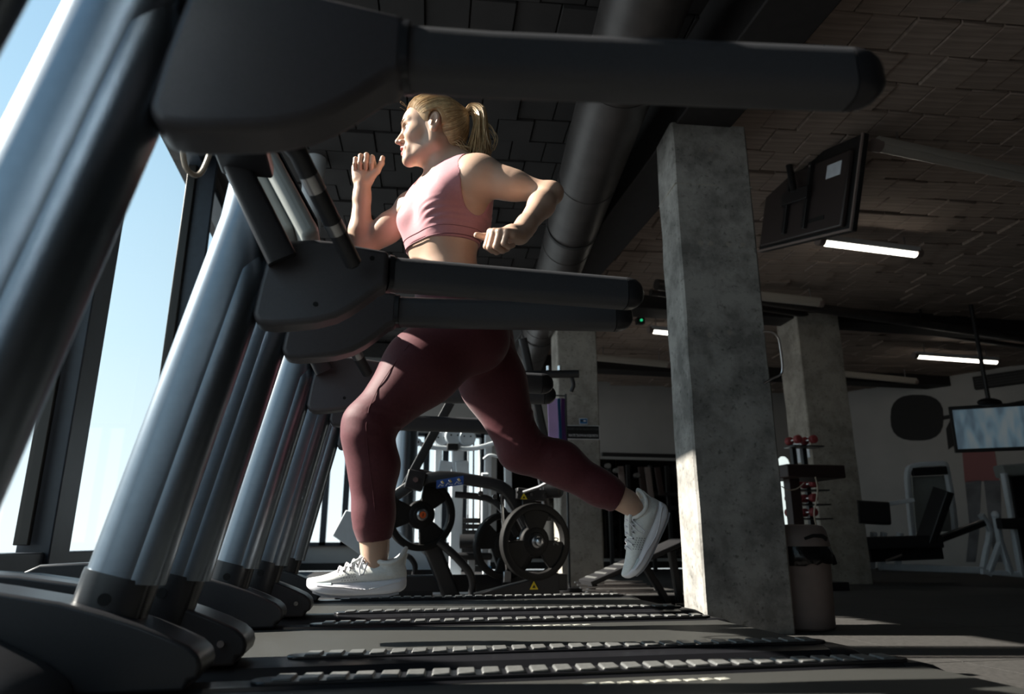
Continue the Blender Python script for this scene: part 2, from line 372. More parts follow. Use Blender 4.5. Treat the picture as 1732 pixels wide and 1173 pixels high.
# light tubes
def lamp(px0,py0,px1,py1,z,on,label,ext=0,bright=1):
    a=at(px0,py0,z=z); b=at(px1,py1,z=z); d=(b-a).normalized(); b=b+d*ext
    t=thing('tube_light',label,'light',a,'ceiling tube lights')
    h=MB().rtube([a+Vector((0,0,.035)),b+Vector((0,0,.035))],.045,.03,n=4); obj('housing',h,K['tube_off'] if not on else K['white'],t)
    obj('tube',MB().cyl(a+d*.03,b-d*.03,.034,14),K['tube_on'] if on else K['tube_off'],t)
    for p in (a,b): obj('end_cap',MB().cyl(p-d*.03+Vector((0,0,.01)),p+d*.03+Vector((0,0,.01)),.047,14),K['taupe'],t)
    for q in (.12,.88):
        c=a.lerp(b,q); obj('hanger',MB().cyl(c+Vector((0,0,.05)),(c.x,c.y,HC-.02),.006,6),K['steel'],t)
lamp(1482,248,1732,300,3.12,False,'grey unlit tube light at the top right under the clay block ceiling',.35)
lamp(1388,409,1552,430,3.12,True,'glowing tube light below the back of the ceiling television')
lamp(1548,602,1687,612,3.12,True,'glowing tube light above the right wall mural')
lamp(1005,606,1130,618,3.12,False,'unlit tube light between the second column and the big column')
lamp(1255,500,1387,514,3.12,False,'unlit tube light just right of the big sunlit column')
lamp(1100,559,1180,567,3.12,True,'glowing tube light whose end shows left of the big column')
lamp(1410,632,1548,646,3.12,False,'unlit dim tube light right of the third column')
# ================================================================ treadmills
def sx3(a,b,t): return a+(b-a)*t
def make_treadmill():
    t=thing('treadmill','', 'treadmill',(0,0,0),'row of treadmills')
    # belt
    bp=[(-.62,.2)]+[(x,.2) for x in (-.3,.2,.7,1.17)]+[(1.17+.04*math.sin(a),.16+.04*math.cos(a)) for a in (.5,1.0,1.57,2.1,2.7)]+[(1.17,.12),(-.62,.12)]
    obj('belt',MB().prism(bp,-.285,.285),K['belt'],t,ang=50)
    pr=MB()
    for i in range(9):
        x=.42+i*.033; pr.box((x,.235+random.uniform(-.002,.002),.2006),(.024,.018+random.uniform(-.004,.004),.0008),rotz(.2))
    obj('belt_print',pr,K['print'],t,smooth=False)
    obj('deck',MB().box((.25,0,.10),(1.75,.56,.04)),K['black'],t)
    for s in (-1,1):
        # side rail body: channel with sloped outer face
        rail=[(-.70,s*.29),(1.13,s*.29)]
        sec=[(.288,.10),(.288,.200),(.294,.206),(.36,.206),(.392,.198),(.41,.175),(.414,.11),(.40,.09),(.30,.09)]
        rings=[[(x,s*y,z) for y,z in sec] for x in (-.72,0,.6,1.13)]
        obj('side_rail',MB().loft(rings),K['rail_side'],t,ang=25)
        obj('rail_seam',MB().box((.2,s*.3985,.183),(1.84,.003,.004)),K['steel'],t)
        # rear end cap, rounded off downward
        rings=[]
        for x,dz,dy in ((1.132,0,0),(1.17,0,0),(1.205,-.006,.002),(1.235,-.020,.004),(1.255,-.045,.008)):
            rings.append([(x,s*(y-dy if y>.35 else y+dy),(z+dz if z>.15 else z)) for y,z in sec])
        obj('end_cap',MB().loft(rings),K['plastic'],t,ang=40)
        # foot strip with ribs
        st=[]
        for k in range(7): a=math.pi/2+math.pi*k/6; st.append((-.165+math.cos(a)*.03,s*.324+math.sin(a)*.03))
        for k in range(7): a=-math.pi/2+math.pi*k/6; st.append((1.13+math.cos(a)*.03,s*.324+math.sin(a)*.03))
        obj('foot_strip',MB().loft([[(x,y,.205) for x,y in st],[(x,y,.2125) for x,y in st]]),K['rail_side'],t,bevel=.002,seg=1)
        rib=None
        for i in range(27):
            if rib is None:
                rb=MB(); c=[(-.0185,0),(-.0160,.0055),(.0160,.0055),(.0185,0)]
                rings=[[(-.135+x+yy*.12,s*.324+yy*1.02,.212+z) for x,z in c] for yy in (-.027,.027)]
                rb.loft(rings); rib=obj('grip_rib',rb,K['strip'],t,bevel=.0015,seg=1); o=rib
            else:
                o=rib.copy(); COL.objects.link(o)
            o.location.x=i*.0478
        # front side cover
        cv=[(-1.02,.20),(-1.02,.37),(-.97,.395),(-.85,.40),(-.74,.392),(-.629,.375),(-.513,.354),(-.44,.334),(-.38,.314),(-.33,.294),(-.296,.278),(-.277,.262),(-.272,.245),(-.276,.225),(-.29,.222),(-.295,.205)]
        y0,y1=(.275,.405)
        obj('base_cover',MB().prism(cv,s*y0,s*y1),K['plastic'],t,bevel=.012,seg=3,ang=40)
        for yy in (y1+.002,):
            obj('cover_screw',MB().cyl((-.325,s*(yy-.004),.25),(-.325,s*(yy+.004),.25),.0075,12),K['chrome'],t)
        # post: broad oval tube leaning back, with a rear flute and a black foot collar
        yc=.355 if s>0 else -.372
        def pc(z): return -.456+(z-.33)*(.185/.86)
        def ring(z,ax,ay,dx=0,n=28,e=2.6,slant=-.10):
            out=[]
            for k in range(n):
                a=2*math.pi*k/n; c,sn=math.cos(a),math.sin(a)
                x=abs(c)**(2/e)*math.copysign(1,c)*ax; y=abs(sn)**(2/e)*math.copysign(1,sn)*ay
                out.append((pc(z)+dx+x,yc+y,z+x*slant))
            return out
        obj('post',MB().loft([ring(z,.060,.046) for z in (.30,.42,.7,1.0,1.12)]+[ring(1.165,.0605,.046,dx=0,slant=-.9)]),K['post'],t,ang=40)
        obj('post_flute',MB().loft([ring(z,.044,.0435,dx=.034,e=2.3) for z in (.38,.7,.9,1.0)]+[ring(1.04,.034,.036,dx=.032,e=2),ring(1.055,.010,.014,dx=.026,e=2)]),K['post'],t,ang=40)
        obj('foot_collar',MB().loft([ring(.28,.0635,.049),ring(.385,.0635,.049,slant=-.25),ring(.395,.0625,.048,slant=-.25)]),K['collar'],t,ang=40)
        for q in (-1,1): obj('collar_hole',MB().cyl((-.452,yc+q*.0485,.355),(-.452,yc+q*.0505,.355),.011,16),K['hole'],t)
        # arm shell
        top=[(-.235,1.06),(-.209,1.075),(-.148,1.084),(-.10,1.083),(-.054,1.077),(.014,1.069)]
        bot=[(.014,.987),(-.004,.980),(-.018,.967),(-.035,.951),(-.06,.930),(-.09,.911),(-.13,.897),(-.17,.890),(-.215,.884),(-.245,.886),(-.258,.905),(-.250,.98)]
        arm=obj('arm_shell',MB().prism(top+bot,yc-.033,yc+.033),K['shell'],t,bevel=.017,seg=4,ang=60)
        for q in (-s,):
            for (x,z) in ((-.195,1.05),(-.022,1.048),(-.133,.935)):
                obj('arm_bolt',MB().cyl((x,yc+q*.0325,z),(x,yc+q*.0342,z),.0055,10),K['hole'],arm)
            lip=[(-.25,.886),(-.17,.892),(-.09,.913),(-.035,.953),(-.004,.981)]
        # hand rail sleeve with rounded tip, splayed a little to the rear
        def ry(x): return yc+s*(.004+(.075 if s<0 else .015)*max(0,x-.05)/.55)
        xs=[.020,.12,.25,.4,.5,.572]
        obj('handrail',MB().rtube([(x,ry(x),1.027) for x in xs],.0295,.0375,n=6,rad=.72),K['sleeve'],t,ang=50)
        tip=[]; 
        xs2=[.574]+[.582+.040*math.sin(a) for a in (0,.35,.7,1.0,1.25,1.45)]; hs=[1,1]+[math.cos(a) for a in (.35,.7,1.0,1.25,1.45)]
        obj('handrail_tip',MB().rtube([(x,ry(x),1.027) for x in xs2],[.0298*h for h in hs],[.0379*h for h in hs],n=6,rad=.75),K['plastic'],t,ang=60)
        obj('rail_ring',MB().rtube([(.012,yc+s*.004,1.028),(.022,yc+s*.006,1.028)],.0325,.0395,n=6,rad=.6),K['collar'],t)
        # slanted grip bar from the arm to the console
        a=Vector((-.060,s*.275,1.015)); b=Vector((-.165,s*.085,1.150)); c=Vector((-.20,s*.03,1.165))
        gb=obj('grip_bar',MB().tube([a-(b-a)*.02,a,b,c],[.014,.0185,.0185,.0185],16),K['plastic'],t)
        for f0,f1 in ((.30,.40),(.68,.82)): obj('pulse_sensor',MB().tube([a.lerp(b,f0),a.lerp(b,f1)],.0193,16),K['steel'],gb)
        # neck plate from arm up to console
        n0=Vector((-.205,s*.30,1.02)); n1=Vector((-.315,s*.24,1.215))
        obj('console_neck',MB().rtube([n0,n0.lerp(n1,.5),n1],[.032,.036,.045],[.03,.028,.024],up=(1,0,.55),n=4,rad=.4),K['plastic'],t)
    # motor hood
    hood=[(-1.10,.12),(-1.10,.31),(-1.05,.345),(-.9,.352),(-.72,.335),(-.60,.300),(-.52,.262),(-.48,.235),(-.465,.215),(-.47,.204),(-.5,.203),(-.62,.2)]
    obj('motor_hood',MB().prism(hood,-.272,.272),K['plastic'],t,bevel=.012,seg=3,ang=40)
    # console: shell and screen
    cx=Vector((-.335,0,1.46)); rot=Matrix.Rotation(R(-30),3,'Y')
    obj('console_shell',MB().box(cx,(.05,.58,.46),rot).box(cx+rot@Vector((-.045,0,-.02)),(.05,.42,.28),rot),K['console'],t,bevel=.02,seg=3)
    obj('console_screen',MB().box(cx+rot@Vector((.032,0,.01)),(.004,.54,.40),rot),K['screen_off'],t,bevel=.001)
    obj('console_tray',MB().rtube([(-.28,-.24,1.19),(-.28,.24,1.19)],.05,.016,n=4),K['plastic'],t)
    cb=[(-.40,.10,1.22),(-.405,.105,1.16),(-.40,.13,1.12),(-.385,.16,1.125),(-.375,.17,1.17),(-.37,.17,1.22)]
    obj('cable',MB().tube([(x+.035,y,z) for x,y,z in smooth_pts(cb,5)],.005,8),K['cablew'],t)
    for s in (-1,1):
        for x in (-.8,1.05): obj('levelling_foot',MB().cyl((x,s*.33,0),(x,s*.33,.095),.03,16),K['black'],t)
    # front link under the hood
    obj('front_bumper',MB().box((-1.0,0,.11),(.2,.62,.1)),K['black'],t,bevel=.01)
    return t
tm=make_treadmill()
tb=copytree(tm); tcopy=copytree(tm); tz=copytree(tm)
tm.location=(0,1.122,.006); tm['label']='black treadmill with its handrail right across the top of the picture'
tb.location=(.03,2.10,0); tb['label']='middle black treadmill that the woman is running on'
tcopy.location=(.09,3.115,0); tcopy['label']='black treadmill behind the runner, farthest of the three'
tz.location=(.008,.112,.015); tz['label']='black treadmill whose leaning post alone shows at the top left corner'
# ================================================================ machines and things in the background
def px_tube(pts,zc,r,**k): return MB().tube([atz(x,y,zc) for x,y in pts],r,**k)
def px_rt(pts,zc,hw,hh,up=(0,1,0),**k): return MB().rtube([atz(x,y,zc) for x,y in pts],hw,hh,up=up,**k)
def sp(pts,zc,n=4): return smooth_pts([atz(x,y,zc) for x,y in pts],n)
# ---- weight plates
def plate(c,n,r,label,number=None,roll=0.0):
    n=Vector(n).normalized(); u=Vector((0,0,1)); u=(u-n*u.dot(n)).normalized(); v=u.cross(n); s=r/.225
    t=thing('weight_plate',label,'weight plate',c,'rubber weight plates on the machine')
    P=lambda a,b,h: c+u*a*s+v*b*s+n*h*s
    obj('rim',MB().lathe(c,n,[(x*s,h*s) for x,h in ((.182,-.026),(.215,-.032),(.224,-.026),(.226,0),(.224,.026),(.215,.032),(.186,.027),(.181,.012),(.182,-.026))],n=56),K['plate'],t,ang=50)
    obj('hub',MB().lathe(c,n,[(x*s,h*s) for x,h in ((.001,.026),(.050,.026),(.054,.024),(.056,.021),(.080,.018),(.090,.010),(.092,-.02),(.001,-.02))],n=40),K['plate'],t,ang=40)
    for k in range(3):
        a0=roll+k*2*math.pi/3; top=[];bot=[]
        prof=[(.075,-.62),(.12,-.56),(.187,-.50)]; arc=[(.187,-.5+i*1.0/8) for i in range(1,9)]; back=[(.12,.56),(.075,.62)]
        ring=[(rr*math.cos(a0+da),rr*math.sin(a0+da)) for rr,da in prof+arc+back]
        obj('spoke',MB().loft([[P(a,b,-.014) for a,b in ring],[P(a,b,.016) for a,b in ring]]),K['plate'],t,bevel=.006,seg=2)
    if number:
        m=Matrix((u,v*-1,n)).transposed()   # text reads upward
        Rm=Matrix((u,-v,n)).transposed() if Matrix((u,-v,n)).determinant()>0 else Matrix((u,v,n)).transposed()
        text('number',number,.05*s,K['dimink'],P(.0,.135 if number=='20' else .1,.0165),Rm,t,ext=.0012)
    return t
pn=(.22,-.95,-.05)
mz=4.55
row=thing('row_machine','black plate-loaded rowing machine with arched beam behind the treadmills','gym machine',(.75,4.75,0))
obj('arch_beam',MB().rtube(sp([(672,836),(705,815),(745,806),(800,812),(845,822),(868,846),(893,892)],mz,3),.035,.052,up=(0,1,0),n=4,rad=.3),K['mach'],row,ang=40)
obj('inner_arch',MB().rtube(sp([(770,836),(822,842),(850,862),(872,905)],mz+.12,3),.02,.03,up=(0,1,0),n=4,rad=.3),K['mach'],row,ang=40)
obj('diagonal_strut',px_rt([(686,822),(762,680)],mz+.1,.030,.018),K['mach'],row)
obj('rear_bar',px_rt([(700,797),(775,814)],mz+.15,.025,.03),K['mach'],row)
pb=atz(702,812,mz-.05); pv=obj('pivot_block',MB().box(pb,(.115,.09,.12),Matrix.Rotation(R(12),3,'Y')),K['mach'],row,bevel=.006)
obj('pivot_bolt',MB().cyl(pb+Vector((0,-.045,0)),pb+Vector((0,-.06,0)),.018,6),K['chrome'],pv)
obj('leg_beam',px_rt([(722,905),(764,1010)],mz+.12,.055,.07),K['mach'],row)
obj('curved_tube',MB().tube(sp([(742,915),(770,940),(792,965),(799,985),(798,1006)],mz-.02),.026,12),K['mach'],row)
obj('base_beam',MB().box(atz(820,985,mz+.25),(1.15,.1,.11)),K['mach'],row,bevel=.008)
bw_=[atz(x,y,mz-.1) for x,y in ((800,1006),(945,968),(947,1006))]
obj('base_gusset',MB().loft([bw_,[p+Vector((0,.06,0)) for p in bw_]]),K['mach'],row,bevel=.004,seg=1)
obj('base_foot',MB().box(Vector((.62,4.6,.03)),(1.1,.12,.06)),K['mach'],row,bevel=.006)
obj('gusset_edge',MB().tube([atz(801,1003,mz-.11),atz(944,966,mz-.11)],.004,6),K['steel'],row)
# decals
def decal(name,quad,m,parent,th=.002): return obj(name,MB().loft([quad,[Vector(p)+Vector((0,-th,0)) for p in quad]]),m,parent,smooth=False)
dz=mz-.062
dq=[atz(x,y,dz) for x,y in ((738,812),(784,804),(784,819),(738,826))]; dcl=decal('instruction_decal',dq,K['blue'],row)
for i,(x0,x1) in enumerate(((741,750),(754,766),(769,781))):
    y0=823.5-(x0-738)*.15; g=MB()
    g.tube([atz(x0,y0,dz-.006),atz(x0+4,y0-5,dz-.006),atz(x0+6,y0-2,dz-.006),atz(x1,y0-2.5,dz-.006)],.0022,5); g.tube([atz(x0+5,y0-9,dz-.006),atz(x0+8,y0-5,dz-.006)],.0025,5)
    obj('decal_figure',g,K['ink'],dcl)
    g=MB().tube([atz(x0+7,y0-10,dz-.007),atz(x0+10,y0-6,dz-.007)],.0022,5); obj('decal_figure',g,K['yellow'],dcl)
def warn(px,py,zc,s=.028):
    c=atz(px,py,zc); tri=[c+Vector((-s,0,-s*.8)),c+Vector((s,0,-s*.8)),c+Vector((0,0,s))]
    d=decal('warning_decal',tri,K['yellow'],row); t2=[c+(p-c)*.40+Vector((0,-.003,-.004)) for p in tri]; decal('warning_mark',t2,K['black'],d)
warn(903,990,mz-.13); 
# pegs, lever bracket and roller pad at the right
br_=atz(897,836,mz-.05); bk=obj('lever_bracket',MB().box(br_,(.19,.08,.07),Matrix.Rotation(R(4),3,'Y')).box(atz(893,852,mz-.04),(.09,.07,.10)),K['mach'],row,bevel=.006)
warn(886,839,mz-.10,.022)
for x,y in ((877,832),(899,836),(921,838)): c=atz(x,y,mz-.10); obj('bracket_bolt',MB().cyl(c,c+Vector((0,-.012,0)),.012,8),K['chrome'],bk)
obj('lever_rod',MB().tube([atz(885,832,mz-.1),atz(912,823,mz-.12),atz(936,810,mz-.14)],.011,8),K['steel'],row)
obj('upright_tube',px_rt([(912,795),(928,870)],mz+.05,.02,.025),K['mach'],row)
c=atz(935,822,mz); obj('roller_pad',MB().lathe(c,(.9,-.45,0),[(.001,-.06),(.06,-.06),(.075,-.045),(.075,.045),(.06,.06),(.001,.06)],n=28),K['pad'],row)
for px,zc in ((880,mz+.35),):
    obj('chrome_rod',MB().cyl(atz(848,835,mz),atz(857,975,mz),.011,10),K['chrome'],row)
c=atz(857,975,mz-.02); obj('rod_foot',MB().box(c,(.05,.05,.07)),K['steel'],row,bevel=.006)
for x,y in ((812,834),(836,840)): c=atz(x,y,mz-.07); obj('arch_bolt',MB().cyl(c,c+Vector((0,-.03,0)),.016,8),K['chrome'],row)
# pegs
p1=atz(712,870,4.62); p2=atz(905,915,4.30); p3=atz(853,922,4.62); pnv=Vector(pn).normalized()
for q,p in enumerate((p1,p2,p3)):
    obj('plate_peg',MB().cyl(p-pnv*.22,p+pnv*(.055 if q else .04),.024,18),K['chrome'],row)
    obj('peg_collar',MB().lathe(p+pnv*.03,pnv,[(.025,-.004),(.036,-.003),(.038,.006),(.030,.012),(.025,.012)],n=24),K['steel'],row)
obj('peg_tip',MB().sphere(p2+pnv*.062,.030,10,(1,1,.95)),K['steel'],row)
obj('peg_cap',MB().cyl(p1+pnv*.040,p1+pnv*.046,.021,20),K['orange'],row)
obj('peg_cap_mark',MB().box(p1+pnv*.048,(.006,.004,.022),Matrix.Rotation(R(10),3,'Y')),K['black'],row)
obj('peg_arm',MB().rtube([p1-pnv*.16,p1-pnv*.16+Vector((.12,0,.16))],.03,.04,up=(0,1,0),n=4),K['mach'],row)
obj('peg_arm',MB().rtube([p2-pnv*.16,atz(893,890,mz)],.03,.04,up=(0,1,0),n=4),K['mach'],row)
obj('rear_brace',MB().rtube([p3-pnv*.12+Vector((0,.06,-.05)),atz(860,1000,4.75)],.025,.03,up=(0,1,0),n=4),K['mach'],row)
# tall pads and handle bar showing above the rails
obj('chest_pad',MB().rtube([atz(884,572,4.9),atz(921,742,4.9)],.055,.030,up=(1,-.2,0),n=5,rad=.6),K['pad'],row)
obj('chest_pad_back',MB().rtube([atz(866,588,4.95),atz(893,720,4.95)],.05,.018,up=(1,-.2,0),n=4,rad=.4),K['white'],row)
obj('pad_post',MB().rtube([atz(915,735,4.95),atz(925,880,4.85)],.025,.03,up=(0,1,0),n=4),K['mach'],row)
hb_=obj('handle_bar',MB().cyl(atz(850,634,4.7),atz(979,632,4.7),.027,16),K['mach'],row)
for x in (927,946): c=atz(x,626,4.68); obj('bar_bolt',MB().cyl(c,c+Vector((0,0,.03)),.012,8),K['chrome'],hb_)
obj('bar_hook',MB().tube(sp([(966,636),(970,650),(966,662)],4.7),.014,8),K['mach'],row)
obj('bar_post',MB().rtube([atz(868,634,4.78),atz(885,720,4.85)],.02,.02,up=(0,1,0),n=4),K['mach'],row)
plate(p1,pn,.232,'black rubber weight plate with orange peg cap at its centre',None,.55)
plate(p2,pn,.230,'black rubber weight plate marked 20 with chrome peg tip','20',.0)
plate(p3,pn,.215,'black weight plate half hidden behind the plate marked 20',None,.9)
# ---- incline bench behind the rear shoe
bz=thing('incline_bench','dark inclined foot board behind the runner\'s rear shoe','bench',(1.95,5.0,0))
q0,q1=atz(990,985,5.2),atz(1150,914,5.4)
brd=obj('board',MB().rtube([q0,q1],.17,.018,up=(0,0,1),n=4,rad=.4),K['pad'],bz)
for t in (.06,.16,.26,.36): c=q0.lerp(q1,t)+Vector((0,0,.021)); obj('grip_strip',MB().box(c,(.02,.26,.006),Matrix.Rotation(-math.atan2(q1.z-q0.z,(q1-q0).xy.length),3,'Y')),K['strip'],brd)
for x,y,x2,y2 in ((1090,955,1128,1016),(1135,930,1150,1016),(1005,985,990,1016)): obj('leg',px_rt([(x,y),(x2,y2)],5.3,.025,.03),K['mach'],bz)
obj('base_rail',MB().box((2.1,5.4,.03),(1.0,.08,.06)),K['mach'],bz,bevel=.005)
for i in range(5): obj('belt_guard',MB().box((1.85,5.15+.07*i,.10+.015*i),(.55,.02,.012)),K['steel'],bz)
# ---- white cable station
wz_=6.5; cs=thing('cable_station','white framed cable weight station behind the rowing machine','gym machine',(.85,6.75,0))
obj('main_post',MB().rtube([atz(775,728,wz_),atz(769,985,wz_)],.055,.045,up=(0,1,0),n=4,rad=.25),K['white'],cs)
for x0,x1 in ((742,738),(826,822),(858,862)): obj('frame_post',MB().rtube([atz(x0,735,wz_+.5),atz(x1,985,wz_+.5)],.035,.03,up=(0,1,0),n=4,rad=.25),K['white'],cs)
obj('top_arc',MB().rtube(sp([(706,748),(730,756),(768,758),(808,757),(862,740)],wz_-.1),.02,.028,up=(0,1,0),n=4),K['white'],cs)
for x,y in ((706,748),): c=atz(x,y,wz_-.12); obj('arc_end',MB().cyl(c,c+Vector((0,-.04,0)),.035,16),K['white'],cs); obj('arc_hole',MB().cyl(c+Vector((0,-.04,0)),c+Vector((0,-.042,0)),.014,12),K['black'],cs)
for x,y,s in ((746,742,.07),(768,738,.09),(790,740,.08)):
    c=atz(x,y,wz_-.05); pc_=obj('pulley_cover',MB().lathe(c,(0,-1,0),[(.001,-.03),(s*.9,-.03),(s,-.015),(s,.02),(s*.85,.03),(.001,.03)],n=24),K['white'],cs)
    for dx in (-.03,.03): obj('cover_bolt',MB().cyl(c+Vector((dx,-.03,.01)),c+Vector((dx,-.034,.01)),.008,8),K['black'],pc_)
obj('post_cap',MB().box(atz(765,756,wz_-.14),(.10,.08,.06)),K['mach'],cs,bevel=.005)
for x,w_ in ((752,.13),(782,.13)): obj('stack_cover',MB().box(atz(x,795,wz_-.05),(w_*.9,.05,.17),Matrix.Rotation(R(8 if x<760 else -8),3,'Y')),K['white'],cs,bevel=.006)
for i in range(9): obj('stack_weight',MB().box(atz(800,880+i*10,wz_+.2),(.26,.12,.045)),K['mach'],cs,bevel=.004)
for x in (792,801): obj('guide_rod',MB().cyl(atz(x,740,wz_+.2),atz(x-1,985,wz_+.2),.009,8),K['chrome'],cs)
obj('side_upright',px_rt([(820,800),(819,960)],wz_-.3,.03,.03),K['white'],cs)
obj('hook_arm',MB().tube(sp([(818,776),(828,769),(842,772),(850,778)],wz_-.3),.012,8),K['white'],cs)
obj('seat',MB().box(atz(797,940,wz_-.3),(.34,.3,.06)),K['pad'],cs,bevel=.02); obj('seat_post',px_rt([(797,945),(797,990)],wz_-.3,.03,.03),K['white'],cs)
obj('roller',MB().cyl(atz(778,915,wz_-.4),atz(808,915,wz_-.4),.06,16),K['pad'],cs)
obj('base_frame',MB().box((.85,6.7,.04),(1.5,.12,.08)).box((.2,6.7,.04),(.1,.9,.08)).box((1.5,6.7,.04),(.1,.9,.08)),K['white'],cs,bevel=.006)
for s in (0,1): obj('blue_trim',MB().box(atz(822+s*38,960,wz_+.45),(.10,.03,.03)),K['bblue'],cs)
# pale cover board low at left
lb=thing('sloping_white_board','pale sloping machine cover low behind the front shoe','gym machine',(.35,5.6,0))
q=[atz(x,y,5.2) for x,y in ((562,905),(585,862),(650,876),(760,975),(748,1000),(620,945))]; obj('board',MB().loft([q,[p+Vector((0,.04,0)) for p in q]]),K['white'],lb,bevel=.006)
obj('support',MB().box(Vector((atz(650,985,5.2).x,atz(650,985,5.2).y,.13)),(.7,.3,.26)),K['mach'],lb,bevel=.01)
obj('handle',MB().tube(sp([(672,945),(690,940),(702,955),(700,972)],5.05),.02,10),K['mach'],lb)
# round posts
pl_=at(524,380,y=5.2); tag(obj('round_column',MB().tube([(pl_.x,5.2,0),(pl_.x,5.2,1.6),(pl_.x,5.2,HH)],.085,28),K['white']),'slim round white column near the windows, behind the console','column')
sp_=at(684,790,y=6.0); rp_=thing('round_post','dark metal round post partly behind the front leg','post',(sp_.x,6.0,0)); obj('post_body',MB().tube([(sp_.x,6.0,.02),(sp_.x,6.0,1.55)],.105,28),K['post'],rp_); obj('post_foot',MB().cyl((sp_.x,6.0,0),(sp_.x,6.0,.03),.14,28),K['mach'],rp_); obj('post_lid',MB().sphere((sp_.x,6.0,1.55),.105,10,(1,1,.4)),K['mach'],rp_)
# banner
bn=thing('banner','tall purple and blue promotional banner beside the notice column','banner',(1.75,6.9,0))
bc=at(944,765,y=6.9); bx=bc.x
for i,(dx,w_,m) in enumerate(((-.045,.11,'purple'),(.028,.035,'bblue'),(.07,.05,'dpurple'))):
    g=MB(); rings=[]
    for k in range(9):
        z=.95+.95*k/8; cv=.02*math.sin(k*.9+i); rings.append([(bx+dx-w_/2,6.9+cv,z),(bx+dx+w_/2,6.9+cv+.02,z),(bx+dx+w_/2,6.912+cv+.02,z),(bx+dx-w_/2,6.912+cv,z)])
    obj('cloth_panel',g.loft(rings),K[m],bn)
obj('banner_pole',MB().cyl((bx+.1,6.93,.03),(bx+.1,6.93,1.95),.012,10),K['mach'],bn); obj('banner_base',MB().cyl((bx+.1,6.93,0),(bx+.1,6.93,.03),.13,20),K['mach'],bn); obj('banner_top',MB().cyl((bx-.1,6.93,1.93),(bx+.1,6.93,1.93),.008,8),K['mach'],bn); 
# notice and sticker on second column
rz=rotz(R(-5)); fcp=Vector((2.25,7.58,0))+rz@Vector((0,-.2,0)); RX=(rz@Matrix.Rotation(R(90),3,'X'))
sg=thing('wall_sign','black notice board with white text on the concrete column','sign',fcp+Vector((0,0,1.6)))
sc_=at(986,731,y=fcp.y-.01); sc_.y=fcp.y+(sc_.x-fcp.x)*math.tan(R(-5))
obj('board',MB().box(sc_+rz@Vector((0,-.008,0)),(.375,.012,.155),rz),K['ink'],sg); obj('panel',MB().box(sc_+rz@Vector((0,-.014,0)),(.36,.006,.142),rz),K['black'],sg)
rq=RX.to_4x4().to_quaternion()
text('lettering','MOLIMO VAS DA NAKON UPOTREBE',.030,K['dimink'],sc_+rz@Vector((0,-.019,.034)),rq,sg,sx=.70); text('lettering','VRATITE TEGOVE NA SVOJE MESTO',.037,K['ink'],sc_+rz@Vector((0,-.019,-.036)),rq,sg,sx=.56)
s2=at(987,712,y=fcp.y-.01); s2.y=fcp.y+(s2.x-fcp.x)*math.tan(R(-5))
st_=thing('sticker','small blue and white square sticker above the black notice','sticker',s2)
obj('sticker_edge',MB().box(s2+rz@Vector((0,-.004,0)),(.095,.004,.07),rz),K['paper'],st_); obj('sticker_face',MB().box(s2+rz@Vector((0,-.007,0)),(.08,.003,.055),rz),K['bblue'],st_)
for dx in (-.018,.014): obj('sticker_mark',MB().sphere(s2+rz@Vector((dx,-.009,.004)),.014,8,(1.3,.2,.7)),K['black' if dx<0 else 'ink'],st_)
# ---- trash bin beside the column
bx0=Vector((2.40,3.74,0)); bt=thing('trash_bin','taupe trash bin with black liner right of the concrete column','bin',bx0)
prof=[(.001,.0),(.150,.0),(.160,.012),(.172,.40),(.174,.405),(.170,.41)]
obj('bin_body',MB().lathe(bx0,(0,0,1),prof,n=40),K['taupe'],bt)
g=MB(); rr=random.Random(5); rings=[]
for j,(r_,z) in enumerate(((.166,.43),(.180,.435),(.186,.41),(.190,.375),(.186,.345),(.180,.342))):
    rings.append([bx0+Vector((math.cos(a)*(r_+(rr.uniform(-.007,.010) if j>1 else 0)),math.sin(a)*(r_+(rr.uniform(-.007,.010) if j>1 else 0)),z+(rr.uniform(-.012,.008) if j>2 else 0))) for a in [2*math.pi*k/36 for k in range(36)]])
obj('liner',g.loft(rings,cap=False),K['bag'],bt,ang=70)
obj('liner_fold',MB().tube([bx0+Vector((.10,-.150,.41)),bx0+Vector((.13,-.138,.385)),bx0+Vector((.165,-.10,.345))],[.008,.010,.012],8),K['bag'],bt)
lid=obj('bin_lid',MB().lathe(bx0,(0,0,1),[(.178,.43),(.180,.44),(.166,.52),(.150,.545),(.120,.553),(.001,.556)],n=40),K['taupe'],bt,ang=40)
sl_=[bx0+Vector((math.sin(a)*.174,-math.cos(a)*.174,z)) for a,z in ((-.3,.475),(0,.492),(.35,.49),(.5,.478),(.52,.465))]
obj('lid_slot',MB().tube(sl_,[.008,.010,.012,.014,.010],8),K['hole'],lid)
# ---- side table with hanging cable
tp=atz(1356,800,5.6); tbx=thing('side_table','dark wooden high table top seen behind the bin','table',(tp.x,tp.y,0))
obj('table_top',MB().box(tp,(.50,.4,.10)),K['wood'],tbx,bevel=.008); obj('table_leg',MB().box((tp.x-.1,tp.y,tp.z/2),(.09,.09,tp.z-.08)),K['wood'],tbx,bevel=.005); obj('table_foot',MB().cyl((tp.x-.1,tp.y,0),(tp.x-.1,tp.y,.03),.2,24),K['wood'],tbx)
cbw=thing('hanging_cable','thin pale cable hanging from the side table to the bin','cable',atz(1380,880,5.35)); obj('cord',MB().tube(sp([(1379,806),(1383,825),(1381,845),(1377,868),(1381,890),(1383,898)],5.35),.006,6),K['cablew'],cbw); obj('cord',MB().tube(sp([(1322,822),(1333,828),(1348,826),(1360,816)],5.35),.004,6),K['cablew'],cbw)
